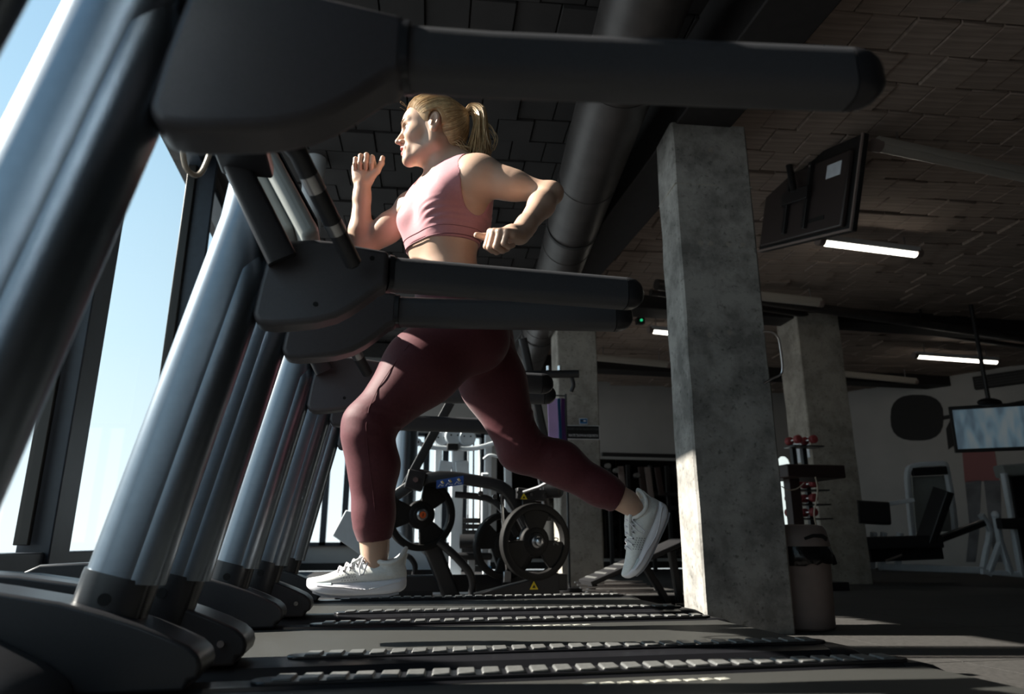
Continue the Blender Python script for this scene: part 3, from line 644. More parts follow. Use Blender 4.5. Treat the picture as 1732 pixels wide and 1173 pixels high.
# ---- dumbbell rack with red dumbbells, added white panel glowing in place of daylight
rk=thing('dumbbell_tower','black upright dumbbell tower behind the side table','rack',at(1358,860,y=6.6).xy.to_3d())
rc=at(1357,860,y=6.6); 
for dx in (-.02,.10): obj('upright',MB().box((rc.x+dx,6.62,.72),(.05,.05,1.44)),K['mach'],rk,bevel=.004)
obj('rack_base',MB().box((rc.x+.04,6.6,.04),(.5,.4,.08)),K['mach'],rk,bevel=.006)
rows=[728,812,838,862,886]
for i,y_ in enumerate((744,818,842,866)):
    for j,x_ in enumerate((1342,1368)):
        c=at(x_,y_,y=6.45); d=thing('dumbbell','%s red dumbbell on the black tower, %s'%(('topmost','second highest','third highest','lowest')[i],('left column','right column')[j]),'dumbbell',c,'red dumbbells on the tower')
        for q in (-1,1): obj('head',MB().lathe(c+Vector((0,q*.075,0)),(0,1,0),[(.001,-.035),(.034,-.03),(.042,-.02),(.042,.02),(.034,.03),(.001,.035)],n=16),K['red'],d)
        obj('grip',MB().cyl(c+Vector((0,-.05,0)),c+Vector((0,.05,0)),.017,12),K['chrome'],d)
    obj('shelf',MB().box((rc.x+.03,6.5,at(1357,y_,y=6.45).z-.062),(.34,.2,.012)),K['mach'],rk)
wp=at(1329,822,y=7.0); lp2=thing('daylight_stand_in','added white glowing panel with rounded top standing in for daylight beside the dumbbell tower','panel',(wp.x,7.0,0)); zt=at(1329,772,y=7.0).z
obj('stand_in_face',MB().rtube([(wp.x,7.0,.35),(wp.x,7.0,zt-.08),(wp.x,7.0,zt-.03),(wp.x,7.0,zt)],[.07,.07,.055,.02],.012,up=(0,1,0),n=4),emit('daylight_glow',(.85,.95,.92),.95),lp2); obj('stand_in_foot',MB().box((wp.x,7.0,.175),(.06,.1,.35)),K['mach'],lp2)  # added glow imitating a bright spot of daylight, not a lamp
# papers on the third column (left face)
c3c=Vector((5.36,7.6,0)); lx=rz@Vector((-.28,0,0))
for i,(px_,py_) in enumerate(((1349,762),(1364,757))):
    p=c3c+lx+rz@Vector((-.004,-.12+.22*(1-i),0)); p.z=at(px_,py_,y=7.5).z
    tag(obj('paper_notice',MB().box(p,(.004,.19,.24),rz),K['paper']),('left paper notice on the brown column' if i==0 else 'right paper notice on the brown column'),'paper','papers on the brown column')
# ---- television seen from behind
def tvback():
    TR=atz(1462,224,4.75); BR=atz(1441,390,4.75); d1=(TR-BR); hgt=d1.length; u=d1.normalized(); a=Vector((.02,1,0)); a=(a-u*a.dot(u)).normalized(); n=a.cross(u); 
    if n.x>0: n=-n          # n points to the back (toward -x, camera side)
    Lw=1.28; c=BR+u*hgt/2+a*Lw/2; Rm=Matrix((a,n,u)).transposed()
    t=thing('ceiling_television','flat television hung from the ceiling, seen from behind','television',c)
    P=lambda x,y,z: c+a*x+n*y+u*z
    obj('screen_panel',MB().box(P(0,-.02,0),(Lw,.04,hgt),Rm),K['black'],t,bevel=.006)
    bk=obj('back_cover',MB().box(P(0,.02,-.03),(Lw*.88,.04,hgt*.80),Rm),mat('tv_back',(.035,.026,.025),.45),t,bevel=.012)
    for z in (-hgt/2+.01,): obj('edge_strip',MB().box(P(0,.006,z),(Lw,.012,.016),Rm),K['taupe'],t)
    obj('edge_strip',MB().box(P(-Lw/2+.008,.006,0),(.016,.012,hgt),Rm),K['taupe'],t)
    for x in (-.12,.16): b=obj('bracket_rail',MB().box(P(x,.055,.0),(.04,.03,hgt*.75),Rm),K['mach'],t,bevel=.003); obj('bracket_screw',MB().cyl(P(x,.07,.22),P(x,.075,.22),.01,8),K['chrome'],b)
    obj('bracket_plate',MB().box(P(.02,.08,.02),(.36,.02,.10),Rm),K['mach'],t,bevel=.003)
    obj('rating_label',MB().box(P(-.40,.042,.13),(.17,.003,.10),Rm),K['paper'],bk); obj('vent_slots',MB().box(P(-.2,.041,-.2),(.30,.003,.03),Rm),K['black'],bk); obj('speaker_hole',MB().cyl(P(.25,.04,.0),P(.25,.043,.0),.03,16),K['black'],bk)
    tp_=P(.02,.09,.05); obj('mount_pole',MB().cyl(tp_,(tp_.x-.02,tp_.y,HC),.025,12),K['mach'],t); obj('mount_plate',MB().cyl((tp_.x-.02,tp_.y,HC-.05),(tp_.x-.02,tp_.y,HC),.12,16),K['mach'],t)
tvback()
wh=thing('wire_hoop','thin bent metal rod sticking out right of the big column','rod',atz(1310,640,3.9)); obj('rod',MB().tube(sp([(1290,560),(1304,561),(1314,568),(1319,582),(1323,628),(1306,640),(1292,648)],3.9),.007,8),K['steel'],wh)
# ---- curtains, mural, second television, leg machine at the right
cu0=at(1440,700,y=12.2).x; cu1=at(1515,700,y=12.2).x
for q in range(3):
    x0=cu0+(cu1-cu0)*q/3; x1=cu0+(cu1-cu0)*(q+1)/3-.03; rings=[]
    pts=[(x0+(x1-x0)*k/24,12.15+.035*math.sin(k*1.35+q)) for k in range(25)]
    ring=lambda z:[(x,y-.008,z) for x,y in pts]+[(x,y+.008,z) for x,y in reversed(pts)]
    tag(obj('curtain',MB().loft([ring(.35),ring(1.8),ring(3.1)]),K['curtain']),('dark curtain next to the brown column','dark curtain in the middle of the three','dark curtain nearest the wall mural')[q],'curtain','dark curtains on the back wall')
mu=thing('wall_mural','grey wall mural of a person lifting a barbell','mural',on_right(1600,800))
def mural(name,poly,m,off):
    p=[on_right(x,y,off) for x,y in poly]; obj(name,MB().loft([p,[q+wn*.004 for q in p]]),K[m],mu,smooth=False)
def elp(cx,cy,rx,ry,n=22,e=.75): return [(cx+math.copysign(abs(math.cos(2*math.pi*k/n))**e,math.cos(2*math.pi*k/n))*rx,cy+math.copysign(abs(math.sin(2*math.pi*k/n))**e,math.sin(2*math.pi*k/n))*ry) for k in range(n)]
mural('barbell_plate',elp(1551,706,45,39),'mdark',.008); mural('arm',[(1600,725),(1612,700),(1640,690),(1645,712),(1625,745),(1604,760)],'mdark',.008); mural('shirt',[(1626,745),(1640,700),(1672,700),(1680,745),(1690,812),(1632,815)],'pink',.006)
mural('leg',[(1632,812),(1660,812),(1656,900),(1650,950),(1634,950),(1640,890)],'mgrey',.006); mural('leg',[(1664,812),(1692,812),(1694,890),(1700,950),(1682,950),(1672,880)],'mgrey',.006); mural('bar',[(1590,704),(1732,676),(1732,682),(1590,711)],'mdark',.005)
for x in (1546,1592): pass
tvc=atz(1700,722,8.3); t2=thing('wall_television','television with a bluish lit picture hung at the right edge','television',tvc); Rt=rotz(R(-33))
Ru=Rt@Matrix.Rotation(R(6),3,'X')
obj('bezel',MB().box(tvc,(1.10,.06,.56),Ru),K['black'],t2,bevel=.006); obj('picture',MB().box(tvc+Ru@Vector((0,-.032,.0)),(1.04,.004,.47),Ru),K['screen'],t2); obj('mount_pole',MB().cyl(tvc+Vector((-.1,.06,.2)),(tvc.x-.1,tvc.y+.06,HC),.025,12),K['mach'],t2); obj('mount_head',MB().sphere(tvc+Vector((-.1,.05,.30)),.12,10,(1.4,.6,.5)),K['mach'],t2)
ac=on_right(1705,640,.1); av=thing('air_grille','dark ventilation grille high on the right wall','vent',ac); obj('grille_frame',MB().box(ac,(1.0,.1,.22),WRT),K['mdark'],av,bevel=.006)
for i in range(4): obj('grille_slat',MB().box(ac+Vector((0,0,-.07+i*.045))+wn*.05,(.94,.02,.015),WRT),K['mach'],av)
lz=8.2; lm_=thing('leg_machine','white framed leg press machine with black seat at the right','gym machine',atz(1590,960,lz).xy.to_3d())
obj('tower_frame',MB().rtube(sp([(1546,930),(1537,840),(1535,800),(1545,787),(1580,784),(1597,784),(1602,800),(1612,860),(1616,905)],lz+.3,3),.03,.03,up=(0,1,0),n=4),K['white'],lm_)
q=[atz(x,y,lz+.35) for x,y in ((1543,806),(1600,803),(1612,898),(1550,900))]; obj('tower_panel',MB().loft([q,[p+Vector((0,.03,0)) for p in q]]),K['console'],lm_)
obj('head_plate',MB().rtube([atz(1543,798,lz+.28),atz(1600,795,lz+.28)],.05,.03,up=(0,1,0),n=4),K['mach'],lm_)
obj('seat_back',MB().rtube([atz(1566,915,lz-.1),atz(1596,828,lz-.1)],.05,.12,up=(0,1,0),n=5,rad=.3),K['pad'],lm_); obj('seat',MB().rtube([atz(1455,918,lz-.1),atz(1585,915,lz-.1)],.07,.12,up=(0,1,0),n=5,rad=.3),K['pad'],lm_)
obj('front_pad',MB().rtube([atz(1448,865,lz-.1),atz(1500,868,lz-.1)],.13,.08,up=(0,1,0),n=5,rad=.4),K['pad'],lm_); obj('arm_bar',MB().rtube([atz(1500,852,lz),atz(1545,845,lz)],.025,.025,n=4),K['white'],lm_)
obj('seat_frame',MB().rtube([atz(1470,935,lz),atz(1590,930,lz)],.10,.05,up=(0,1,0),n=4),K['mach'],lm_); obj('floor_rail',MB().rtube([atz(1488,958,lz),atz(1662,964,lz)],.04,.04,up=(0,1,0),n=4),K['white'],lm_)
obj('front_leg',MB().rtube(sp([(1659,870),(1674,896),(1668,930),(1661,969)],lz,2),.028,.03,up=(0,1,0),n=4),K['white'],lm_); obj('slide_bar',MB().rtube([atz(1586,913,lz),atz(1664,883,lz)],.04,.03,up=(0,1,0),n=4),K['mach'],lm_); obj('slide_edge',MB().tube([atz(1586,909,lz-.04),atz(1663,879,lz-.04)],.012,8),K['steel'],lm_)
for x in (1478,1495,1522): obj('frame_leg',MB().rtube([atz(x,900,lz),atz(x-4,960,lz)],.03,.03,up=(0,1,0),n=4),K['white'],lm_)
obj('foot_lever',MB().tube([atz(1498,948,lz-.2),atz(1525,938,lz-.2)],.015,8),K['steel'],lm_)
l2=thing('a_frame_machine','white A-frame weight machine at the right edge of the picture','gym machine',atz(1700,970,8.0).xy.to_3d())
for a,b in (((1684,872),(1692,918)),((1692,916),(1710,972)),((1692,916),(1671,972)),((1698,800),(1728,972)),((1660,966),(1732,972))): obj('frame_bar',MB().rtube([atz(*a,8.0),atz(*b,8.0)],.03,.03,up=(0,1,0),n=4),K['white'],l2)
obj('joint_cap',MB().sphere(atz(1684,870,8.0),.045,8),K['white'],l2); obj('arm_pad',MB().rtube([atz(1690,885,7.9),atz(1740,885,7.9)],.05,.06,n=4),K['pad'],l2); obj('back_panel',MB().rtube([atz(1715,800,8.2),atz(1745,960,8.2)],.12,.05,up=(0,1,0),n=4),K['mach'],l2); obj('top_cover',MB().rtube([atz(1690,797,8.1),atz(1740,793,8.1)],.09,.07,n=4),K['console'],l2)
# rack of bars and clutter in front of the mirror, between the columns
gr=thing('storage_rack','dark storage rack with bars in front of the back mirror','rack',(4.6,11.3,0))
for x in (1030,1062,1100,1128): p=at(x,800,y=11.2); obj('rack_post',MB().box((p.x,11.2,.85),(.06,.06,1.7)),K['mach'],gr,bevel=.004)
for y_ in (770,835,858): z=at(1080,y_,y=11.2).z; obj('rack_bar',MB().box((4.75,11.15,z),(2.0,.08,.06)),K['mach'],gr,bevel=.004)
for i,x in enumerate((1050,1084,1095,1112)): p=at(x,800,y=11.0); obj('hanging_strap',MB().rtube([(p.x,11.0,1.65),(p.x+.05,11.0,.9+.1*i)],.05,.012,up=(0,1,0),n=4),K['wood' if i%2 else 'taupe'],gr)
for i,x in enumerate((1026,1040,1075)): p=at(x,788+8*i,y=11.0); obj('rack_cap',MB().cyl((p.x,11.0,p.z),(p.x,10.9,p.z),.04,12),K['steel'],gr)
ex=thing('exit_light','tiny green indicator light under the dark ceiling','light',atz(1085,541,9.0)); obj('lens',MB().sphere(atz(1085,541,9.0),.018,8),K['green'],ex); obj('housing',MB().box(atz(1085,541,9.0)+Vector((0,.05,0)),(.1,.08,.08)),K['mach'],ex)
# ================================================================ the runner: implicit body, meshed with surface nets
def V3(v): return np.array([v[0],v[1],v[2]],dtype=np.float32)
class Field:
    def __init__(s,lo,hi,h):
        s.lo=np.array(lo,np.float32); s.h=h; s.n=np.ceil((np.array(hi)-s.lo)/h).astype(int)+1
        s.f=np.full(s.n,.06,np.float32)
    def slab(s,lo,hi):
        a=np.maximum(np.floor((np.array(lo)-s.lo)/s.h).astype(int),0); b=np.minimum(np.ceil((np.array(hi)-s.lo)/s.h).astype(int)+1,s.n)
        if np.any(b<=a): return None
        sl=tuple(slice(a[i],b[i]) for i in range(3))
        g=[s.lo[i]+s.h*np.arange(a[i],b[i],dtype=np.float32) for i in range(3)]
        return sl,g[0][:,None,None],g[1][None,:,None],g[2][None,None,:]
def sminf(a,b,k):
    if k<=0: return np.minimum(a,b)
    h=np.maximum(k-np.abs(a-b),0)/k; return np.minimum(a,b)-h*h*k*.25
def prim_eval(p,X,Y,Z):
    if p[0]=='c':
        _,a,b,ra,rb=p[:5]; a=V3(a); b=V3(b); d=b-a; L=float(d@d)+1e-9
        px,py,pz=X-a[0],Y-a[1],Z-a[2]
        t=np.clip((px*d[0]+py*d[1]+pz*d[2])/L,0,1)
        return np.sqrt((px-d[0]*t)**2+(py-d[1]*t)**2+(pz-d[2]*t)**2)-(ra+(rb-ra)*t)
    if p[0]=='e':
        _,c,r,M_=p[:4]; c=V3(c); px,py,pz=X-c[0],Y-c[1],Z-c[2]
        q=[(M_[0][i]*px+M_[1][i]*py+M_[2][i]*pz) for i in range(3)]   # columns of M_ are the axes
        k0=np.sqrt(sum((q[i]/r[i])**2 for i in range(3))); k1=np.sqrt(sum((q[i]/(r[i]*r[i]))**2 for i in range(3)))+1e-6
        return k0*(k0-1)/k1
def prim_bounds(p,m):
    if p[0]=='c':
        a,b=V3(p[1]),V3(p[2]); r=max(p[3],p[4])+m; return np.minimum(a,b)-r,np.maximum(a,b)+r
    r=max(p[2])+m; return V3(p[1])-r,V3(p[1])+r
def apply(F,prims,off=0):
    for p,k,sg in prims:
        m=k+.045
        sb=F.slab(*prim_bounds(p,m))
        if sb is None: continue
        sl,X,Y,Z=sb; d=prim_eval(p,X,Y,Z)-off*(sg>0)
        if sg>0: F.f[sl]=sminf(F.f[sl],d,k)
        else: F.f[sl]=-sminf(-F.f[sl],d,k)
def nets(F):
    f=F.f; s=f<0
    nx,ny,nz=f.shape
    c=np.zeros((nx-1,ny-1,nz-1),np.int8)
    for dx in(0,1):
        for dy in(0,1):
            for dz in(0,1): c+=s[dx:nx-1+dx,dy:ny-1+dy,dz:nz-1+dz]
    act=(c>0)&(c<8); idx=np.argwhere(act); ids=np.full(act.shape,-1,np.int32); ids[act]=np.arange(len(idx))
    acc=np.zeros((len(idx),3),np.float32); cnt=np.zeros(len(idx),np.float32)
    cor=[(a,b,d) for a in(0,1) for b in(0,1) for d in(0,1)]
    val={q:f[idx[:,0]+q[0],idx[:,1]+q[1],idx[:,2]+q[2]] for q in cor}
    for q in cor:
        for ax in range(3):
            if q[ax]==0:
                r=list(q); r[ax]=1; r=tuple(r); a=val[q]; b=val[r]; mk=(a<0)!=(b<0)
                t=np.where(mk,a/np.where(mk,a-b,1),0); pnt=np.tile(np.array(q,np.float32),(len(idx),1)); pnt[:,ax]+=t
                acc[mk]+=pnt[mk]; cnt[mk]+=1
    V=F.lo+(idx+acc/np.maximum(cnt,1)[:,None])*F.h
    faces=[]
    for ax in range(3):
        sl0=[slice(None)]*3; sl1=[slice(None)]*3; sl0[ax]=slice(0,-1); sl1[ax]=slice(1,None)
        a=s[tuple(sl0)]; b=s[tuple(sl1)]; e=np.argwhere(a!=b); u,v=(ax+1)%3,(ax+2)%3
        ok=(e[:,u]>0)&(e[:,v]>0)&(e[:,u]<f.shape[u]-1)&(e[:,v]<f.shape[v]-1); e=e[ok]
        def cell(du,dv):
            q=e.copy(); q[:,u]+=du; q[:,v]+=dv; return ids[q[:,0],q[:,1],q[:,2]]
        Q=np.stack([cell(-1,-1),cell(0,-1),cell(0,0),cell(-1,0)],1)
        ins=a[tuple(e.T)] if len(e) else np.zeros(0,bool)
        Q[~ins]=Q[~ins][:,::-1]; faces.append(Q)
    return V,np.concatenate(faces)
def mesh_np(name,V,Q,mats,parent,midx=None,relax=0):
    if relax:
        E=np.concatenate([Q[:,[0,1]],Q[:,[1,2]],Q[:,[2,3]],Q[:,[3,0]]]); n=len(V)
        for lam in [.55,-.57]*relax:
            S=np.zeros((n,3)); C=np.zeros(n)
            for k in range(3): S[:,k]=np.bincount(E[:,0],V[E[:,1],k],n)+np.bincount(E[:,1],V[E[:,0],k],n)
            C=np.bincount(E[:,0],minlength=n)+np.bincount(E[:,1],minlength=n)
            V=V+lam*(S/np.maximum(C,1)[:,None]-V)
    me=bpy.data.meshes.new(name); me.vertices.add(len(V)); me.vertices.foreach_set('co',V.astype(np.float32).ravel())
    me.loops.add(Q.size); me.loops.foreach_set('vertex_index',Q.astype(np.int32).ravel())
    me.polygons.add(len(Q)); me.polygons.foreach_set('loop_start',np.arange(0,Q.size,4,dtype=np.int32))
    for m in mats: me.materials.append(m)
    me.update(calc_edges=True); me.validate()
    me.polygons.foreach_set('use_smooth',[True]*len(me.polygons))
    if midx is not None: me.polygons.foreach_set('material_index',midx.astype(np.int32))
    o=bpy.data.objects.new(name,me); COL.objects.link(o)
    if parent: setp(o,parent)
    return o
I3=np.eye(3)
def fr(a,b,c): return np.array([V3(a),V3(b),V3(c)]).T      # columns = axes
def cap(a,b,ra,rb,k=.03,sg=1): return (('c',a,b,ra,rb),k,sg)
def ell(c,r,M_=I3,k=.03,sg=1): return (('e',c,r,M_),k,sg)
# ---- skeleton (metres, taken from the pose)
hipL=at(786,560,y=2.01); hipR=at(806,560,y=2.18)
knL=at(624,715,y=1.985); anL=at(634,928,y=2.03)
knR=at(881,757,y=2.19); anR=at(1060,848,y=2.16)
pel=at(778,540,y=2.10); wst=at(752,455,y=2.085); che=at(757,362,y=2.06); nek=at(757,290,y=2.055)
shL=at(804,300,y=1.935); shR=at(704,352,y=2.215)
elL=at(930,327,y=1.86); wrL=at(879,396,y=1.745)
elR=at(609,424,y=2.275); wrR=at(613,312,y=2.235)
ear=at(736,201,y=1.945); HC_=ear+Vector((-.004,.083,0))
Cf=Vector((-math.cos(R(30)),-math.sin(R(30)),.0)); Cl=Vector((math.sin(R(30)),-math.cos(R(30)),0)); Cu=Vector((0,0,1))
# slight forward lean of chest
lean=R(7); Cu=(Cu*math.cos(lean)+Cf*math.sin(lean)*.6).normalized(); Cf=(Cf-Cu*Cf.dot(Cu)).normalized(); Cl=Cu.cross(Cf)
if Cl.y>0: Cl=-Cl
CM=fr(Cf,Cl,Cu)
def ch(f,l,u): return che+Cf*f+Cl*l+Cu*u
torso=[ell(che+Cu*.0,(.098,.132,.15),CM,.02),
 ell(ch(.0,0,.085),(.075,.12,.07),CM,.05),
 ell(wst,(.088,.112,.14),fr((1,0,0),(0,1,0),(0,0,1)),.06),
 ell(wst+Vector((-.012,-.005,.05)),(.08,.095,.10),fr(Cf,Cl,Cu),.05),
 cap(ch(-.03,.10,.06),wst+Vector((.02,-.07,.02)),.05,.05,.05), cap(ch(-.03,-.10,.06),wst+Vector((.02,.07,.02)),.05,.05,.05),
 ell(ch(.078,.062,-.018),(.060,.062,.058),CM,.035), ell(ch(.078,-.062,-.018),(.060,.062,.058),CM,.035),
 ell(ch(.060,.045,-.085),(.052,.060,.062),CM,.045), ell(ch(.060,-.045,-.085),(.052,.060,.062),CM,.045),
 ell(ch(.052,.075,.05),(.045,.06,.05),CM,.045), ell(ch(.052,-.075,.05),(.045,.06,.05),CM,.045),
 cap(ch(-.01,.06,.125),shL+Vector((-.01,0,.0)),.042,.05,.05), cap(ch(-.01,-.06,.125),shR+Vector((0,0,-.005)),.042,.05,.05),
 cap(nek+Vector((.02,0,.035)),ch(-.02,.12,.115),.036,.034,.05), cap(nek+Vector((.02,0,.035)),ch(-.02,-.11,.115),.036,.034,.05),
 cap(ch(-.055,.075,.07),ch(-.06,.06,-.03),.05,.045,.05), cap(ch(-.055,-.075,.07),ch(-.06,-.06,-.03),.05,.045,.05)]
pelvis=[ell(pel,(.118,.150,.115),I3,.05), ell(pel+Vector((-.02,0,.07)),(.10,.135,.10),I3,.06)]
def lerp(a,b,t): return a+(b-a)*t
gl=at(806,572,y=2.02); gr=at(812,566,y=2.17)
legs=[ell(gl,(.098,.088,.098),I3,.05), ell(gr,(.092,.088,.095),I3,.05),
 cap(hipL+Vector((-.01,0,-.005)),lerp(hipL,knL,.45)+Vector((-.005,0,.008)),.110,.104,.05), cap(lerp(hipL,knL,.45)+Vector((-.005,0,.008)),knL+Vector((.01,0,.005)),.104,.064,.04),
 cap(knL,knL+Vector((-.004,0,-.03)),.063,.058,.03), cap(knL+Vector((-.022,0,-.005)),knL+Vector((-.014,0,-.05)),.046,.040,.02),
 cap(knL+Vector((.004,0,-.04)),lerp(knL,anL,.34)+Vector((.014,0,0)),.050,.052,.04), cap(lerp(knL,anL,.34)+Vector((.014,0,0)),lerp(knL,anL,.72)+Vector((.006,0,0)),.052,.041,.05),
 cap(lerp(knL,anL,.12)+Vector((-.012,0,0)),lerp(knL,anL,.8)+Vector((-.006,0,0)),.044,.038,.04), cap(lerp(knL,anL,.72)+Vector((.004,0,0)),anL,.042,.0345,.04),
 cap(hipR+Vector((-.01,0,-.01)),lerp(hipR,knR,.45)+Vector((-.01,0,0)),.108,.098,.05), cap(lerp(hipR,knR,.45)+Vector((-.01,0,0)),knR,.098,.062,.04),
 cap(knR+Vector((-.01,0,-.008)),knR+Vector((-.012,0,-.012)),.058,.058,.03),
 cap(knR+Vector((.02,0,.0)),lerp(knR,anR,.36)+Vector((.010,0,.016)),.052,.054,.04), cap(lerp(knR,anR,.36)+Vector((.01,0,.016)),lerp(knR,anR,.75),.054,.042,.05),
 cap(lerp(knR,anR,.1)+Vector((-.0,0,-.012)),lerp(knR,anR,.8),.046,.038,.04), cap(lerp(knR,anR,.72),anR,.042,.0345,.04)]
arms=[ell(shL+Vector((.012,-.008,.004)),(.060,.054,.056),I3,.035), cap(shL+Vector((.02,0,.002)),lerp(shL,elL,.5)+Vector((0,0,.002)),.053,.041,.045), cap(lerp(shL,elL,.45),elL,.041,.032,.04),
 cap(elL,lerp(elL,wrL,.3),.034,.038,.02), cap(lerp(elL,wrL,.3),lerp(elL,wrL,.85),.038,.026,.02), cap(lerp(elL,wrL,.8),wrL,.027,.0255,.02), cap(elL+Vector((.012,0,.004)),elL+Vector((.008,0,.004)),.027,.027,.02),
 ell(shR+Vector((-.012,.0,.0)),(.058,.056,.056),I3,.03), cap(shR+Vector((-.012,0,-.006)),lerp(shR,elR,.5),.047,.042,.03), cap(lerp(shR,elR,.45)+Vector((-.006,-.004,.012)),lerp(shR,elR,.6)+Vector((-.004,-.004,.008)),.037,.035,.03), cap(lerp(shR,elR,.5),elR,.041,.034,.03),
 cap(elR,lerp(elR,wrR,.3),.036,.039,.02), cap(lerp(elR,wrR,.3),lerp(elR,wrR,.85),.039,.027,.02), cap(lerp(elR,wrR,.8),wrR,.028,.0265,.02)]
# ---- head (local axes: f forward, s toward her left / camera, u up)
HS=1.02; hf=Vector((-math.cos(R(5)),math.sin(R(5)),-.03)).normalized(); hu=Vector((0,0,1)); hu=(hu-hf*hu.dot(hf)).normalized(); hs=hu.cross(hf)
if hs.y>0: hs=-hs
HM=fr(hf,hs,hu)
def hd(f,s,u): return HC_+(hf*f+hs*s+hu*u)*HS
def hr(*r): return tuple(x*HS for x in r)
head=[ell(hd(-.012,0,.038),hr(.094,.073,.080),HM,.02), ell(hd(.030,0,-.020),hr(.056,.057,.082),HM,.03),
 ell(hd(.052,0,.030),hr(.036,.050,.040),HM,.03),
 cap(hd(-.004,.046,-.062),hd(.066,.010,-.098),.015*HS,.013*HS,.025), cap(hd(-.004,-.046,-.062),hd(.066,-.010,-.098),.015*HS,.013*HS,.025),
 cap(hd(-.004,.047,-.062),hd(-.006,.052,-.01),.018*HS,.02*HS,.02), cap(hd(-.004,-.047,-.062),hd(-.006,-.052,-.01),.018*HS,.02*HS,.02),
 ell(hd(.075,0,-.101),hr(.016,.019,.016),HM,.018),
 ell(hd(.055,.036,-.026),hr(.028,.022,.024),HM,.02), ell(hd(.055,-.036,-.026),hr(.028,.022,.024),HM,.02),
 ell(hd(.072,0,-.070),hr(.018,.028,.026),HM,.015),
 # brows, sockets
 cap(hd(.083,.014,.017),hd(.070,.043,.020),.008*HS,.007*HS,.012), cap(hd(.083,-.014,.017),hd(.070,-.043,.020),.008*HS,.007*HS,.012),
 ell(hd(.090,.030,-.001),hr(.016,.019,.013),HM,.010,-1), ell(hd(.090,-.030,-.001),hr(.016,.019,.013),HM,.010,-1),
 # eyelids over the eyeballs
 cap(hd(.0735,.022,.0088),hd(.0680,.041,.0072),.0062*HS,.0056*HS,.004), cap(hd(.0735,-.022,.0088),hd(.0680,-.041,.0072),.0062*HS,.0056*HS,.004),
 cap(hd(.0725,.022,-.0105),hd(.067,.040,-.0088),.006*HS,.0055*HS,.005), cap(hd(.0725,-.022,-.0105),hd(.067,-.040,-.0088),.006*HS,.0055*HS,.005),
 # nose
 cap(hd(.083,0,.010),hd(.104,0,-.029),.0065*HS,.0078*HS,.010), ell(hd(.1055,0,-.0355),hr(.0105,.0095,.0085),HM,.006),
 ell(hd(.092,.011,-.0385),hr(.010,.0065,.0065),HM,.006), ell(hd(.092,-.011,-.0385),hr(.010,.0065,.0065),HM,.006), cap(hd(.090,0,-.043),hd(.088,0,-.050),.004*HS,.004*HS,.008),
 ell(hd(.098,.0062,-.0455),hr(.005,.003,.004),HM,.002,-1), ell(hd(.098,-.0062,-.0455),hr(.005,.003,.004),HM,.002,-1)]
lips=[cap(hd(.0935,.004,-.0585),hd(.0830,.022,-.0665),.0052*HS,.0032*HS,.005), cap(hd(.0935,-.004,-.0585),hd(.0830,-.022,-.0665),.0052*HS,.0032*HS,.005),
 cap(hd(.0900,.003,-.0775),hd(.0815,.020,-.0715),.0060*HS,.0034*HS,.005), cap(hd(.0900,-.003,-.0775),hd(.0815,-.020,-.0715),.0060*HS,.0034*HS,.005)]
mouth=[ell(hd(.097,0,-.0685),hr(.014,.017,.0034),HM,.003,-1)]
earp=[ell(hd(-.010,.0745,.000),hr(.0165,.0075,.030),fr(hf*.94+hu*.12-hs*.3,hs*.95+hf*.3,hu),.006), ell(hd(-.006,.0735,-.026),hr(.009,.006,.010),HM,.006),
 ell(hd(-.006,.081,.004),hr(.0095,.006,.019),fr(hf,hs,hu),.004,-1), cap(hd(-.002,.076,-.006),hd(.001,.077,-.016),.004,.004,.004)]
neckp=[cap(hd(-.026,0,-.055),nek+Vector((.012,.002,.0)),.046,.050,.035), cap(hd(-.030,.040,-.045),ch(.055,.015,.135),.017,.015,.025), cap(nek+Vector((.012,.002,.01)),ch(-.01,0,.10),.056,.07,.05),
 cap(hd(.0,0,-.085),nek+Vector((-.022,0,.0)),.030,.034,.03)]
# ---- hands
def hand(w,d,n,t,curl,thumb,S=1.0):
    d=Vector(d).normalized(); n=Vector(n); n=(n-d*n.dot(d)).normalized(); t0=Vector(t); tt=d.cross(n)
    if tt.dot(t0)<0: tt=-tt
    P=lambda a,b,c: w+(d*a+n*b+tt*c)*S          # along, palmward, thumbward
    M_=fr(d,n,tt); pr=[cap(w,P(.03,0,0),.0245*S,.027*S,.012), ell(P(.048,.002,.0),(.043*S,.0165*S,.038*S),M_,.015), cap(P(.012,.008,.022),P(.045,.014,.034),.015*S,.014*S,.012), cap(P(.015,.008,-.020),P(.06,.006,-.030),.014*S,.012*S,.012)]
    off=[.029,.010,-.0095,-.0275]; ln=[(.041,.025,.019),(.044,.028,.020),(.041,.026,.020),(.033,.020,.018)]; base=[.084,.089,.085,.077]
    for i in range(4):
        p=P(base[i],-.002,off[i]); an=0; r=[.0102,.0094,.0086,.0076] if i<3 else [.0090,.0084,.0076,.0068]
        pr.append(cap(P(.055,-.001,off[i]*.9),p,.011*S,(r[0]+.0006)*S,.008))
        for j in range(3):
            an+=curl[j]; dd=d*math.cos(an)+n*math.sin(an); q=p+dd*ln[i][j]*S
            pr.append(cap(p,q,r[j]*S,r[j+1]*S,.0025)); p=q
    p=P(*thumb[0])
    for j,(q,r0,r1) in enumerate(zip(thumb[1:],(.0145,.0115,.0098),(.0115,.0100,.0082))):
        q=P(*q); pr.append(cap(p,q,r0*S,r1*S,.006)); p=q
    return pr
dR=Vector((.05,-.03,1)); handR=hand(wrR,dR,(-.12,-1,.0),(1,0,0),(R(88),R(88),R(50)),[(.018,.012,.024),(.046,.022,.048),(.075,.022,.060),(.098,.020,.062)],1.0)
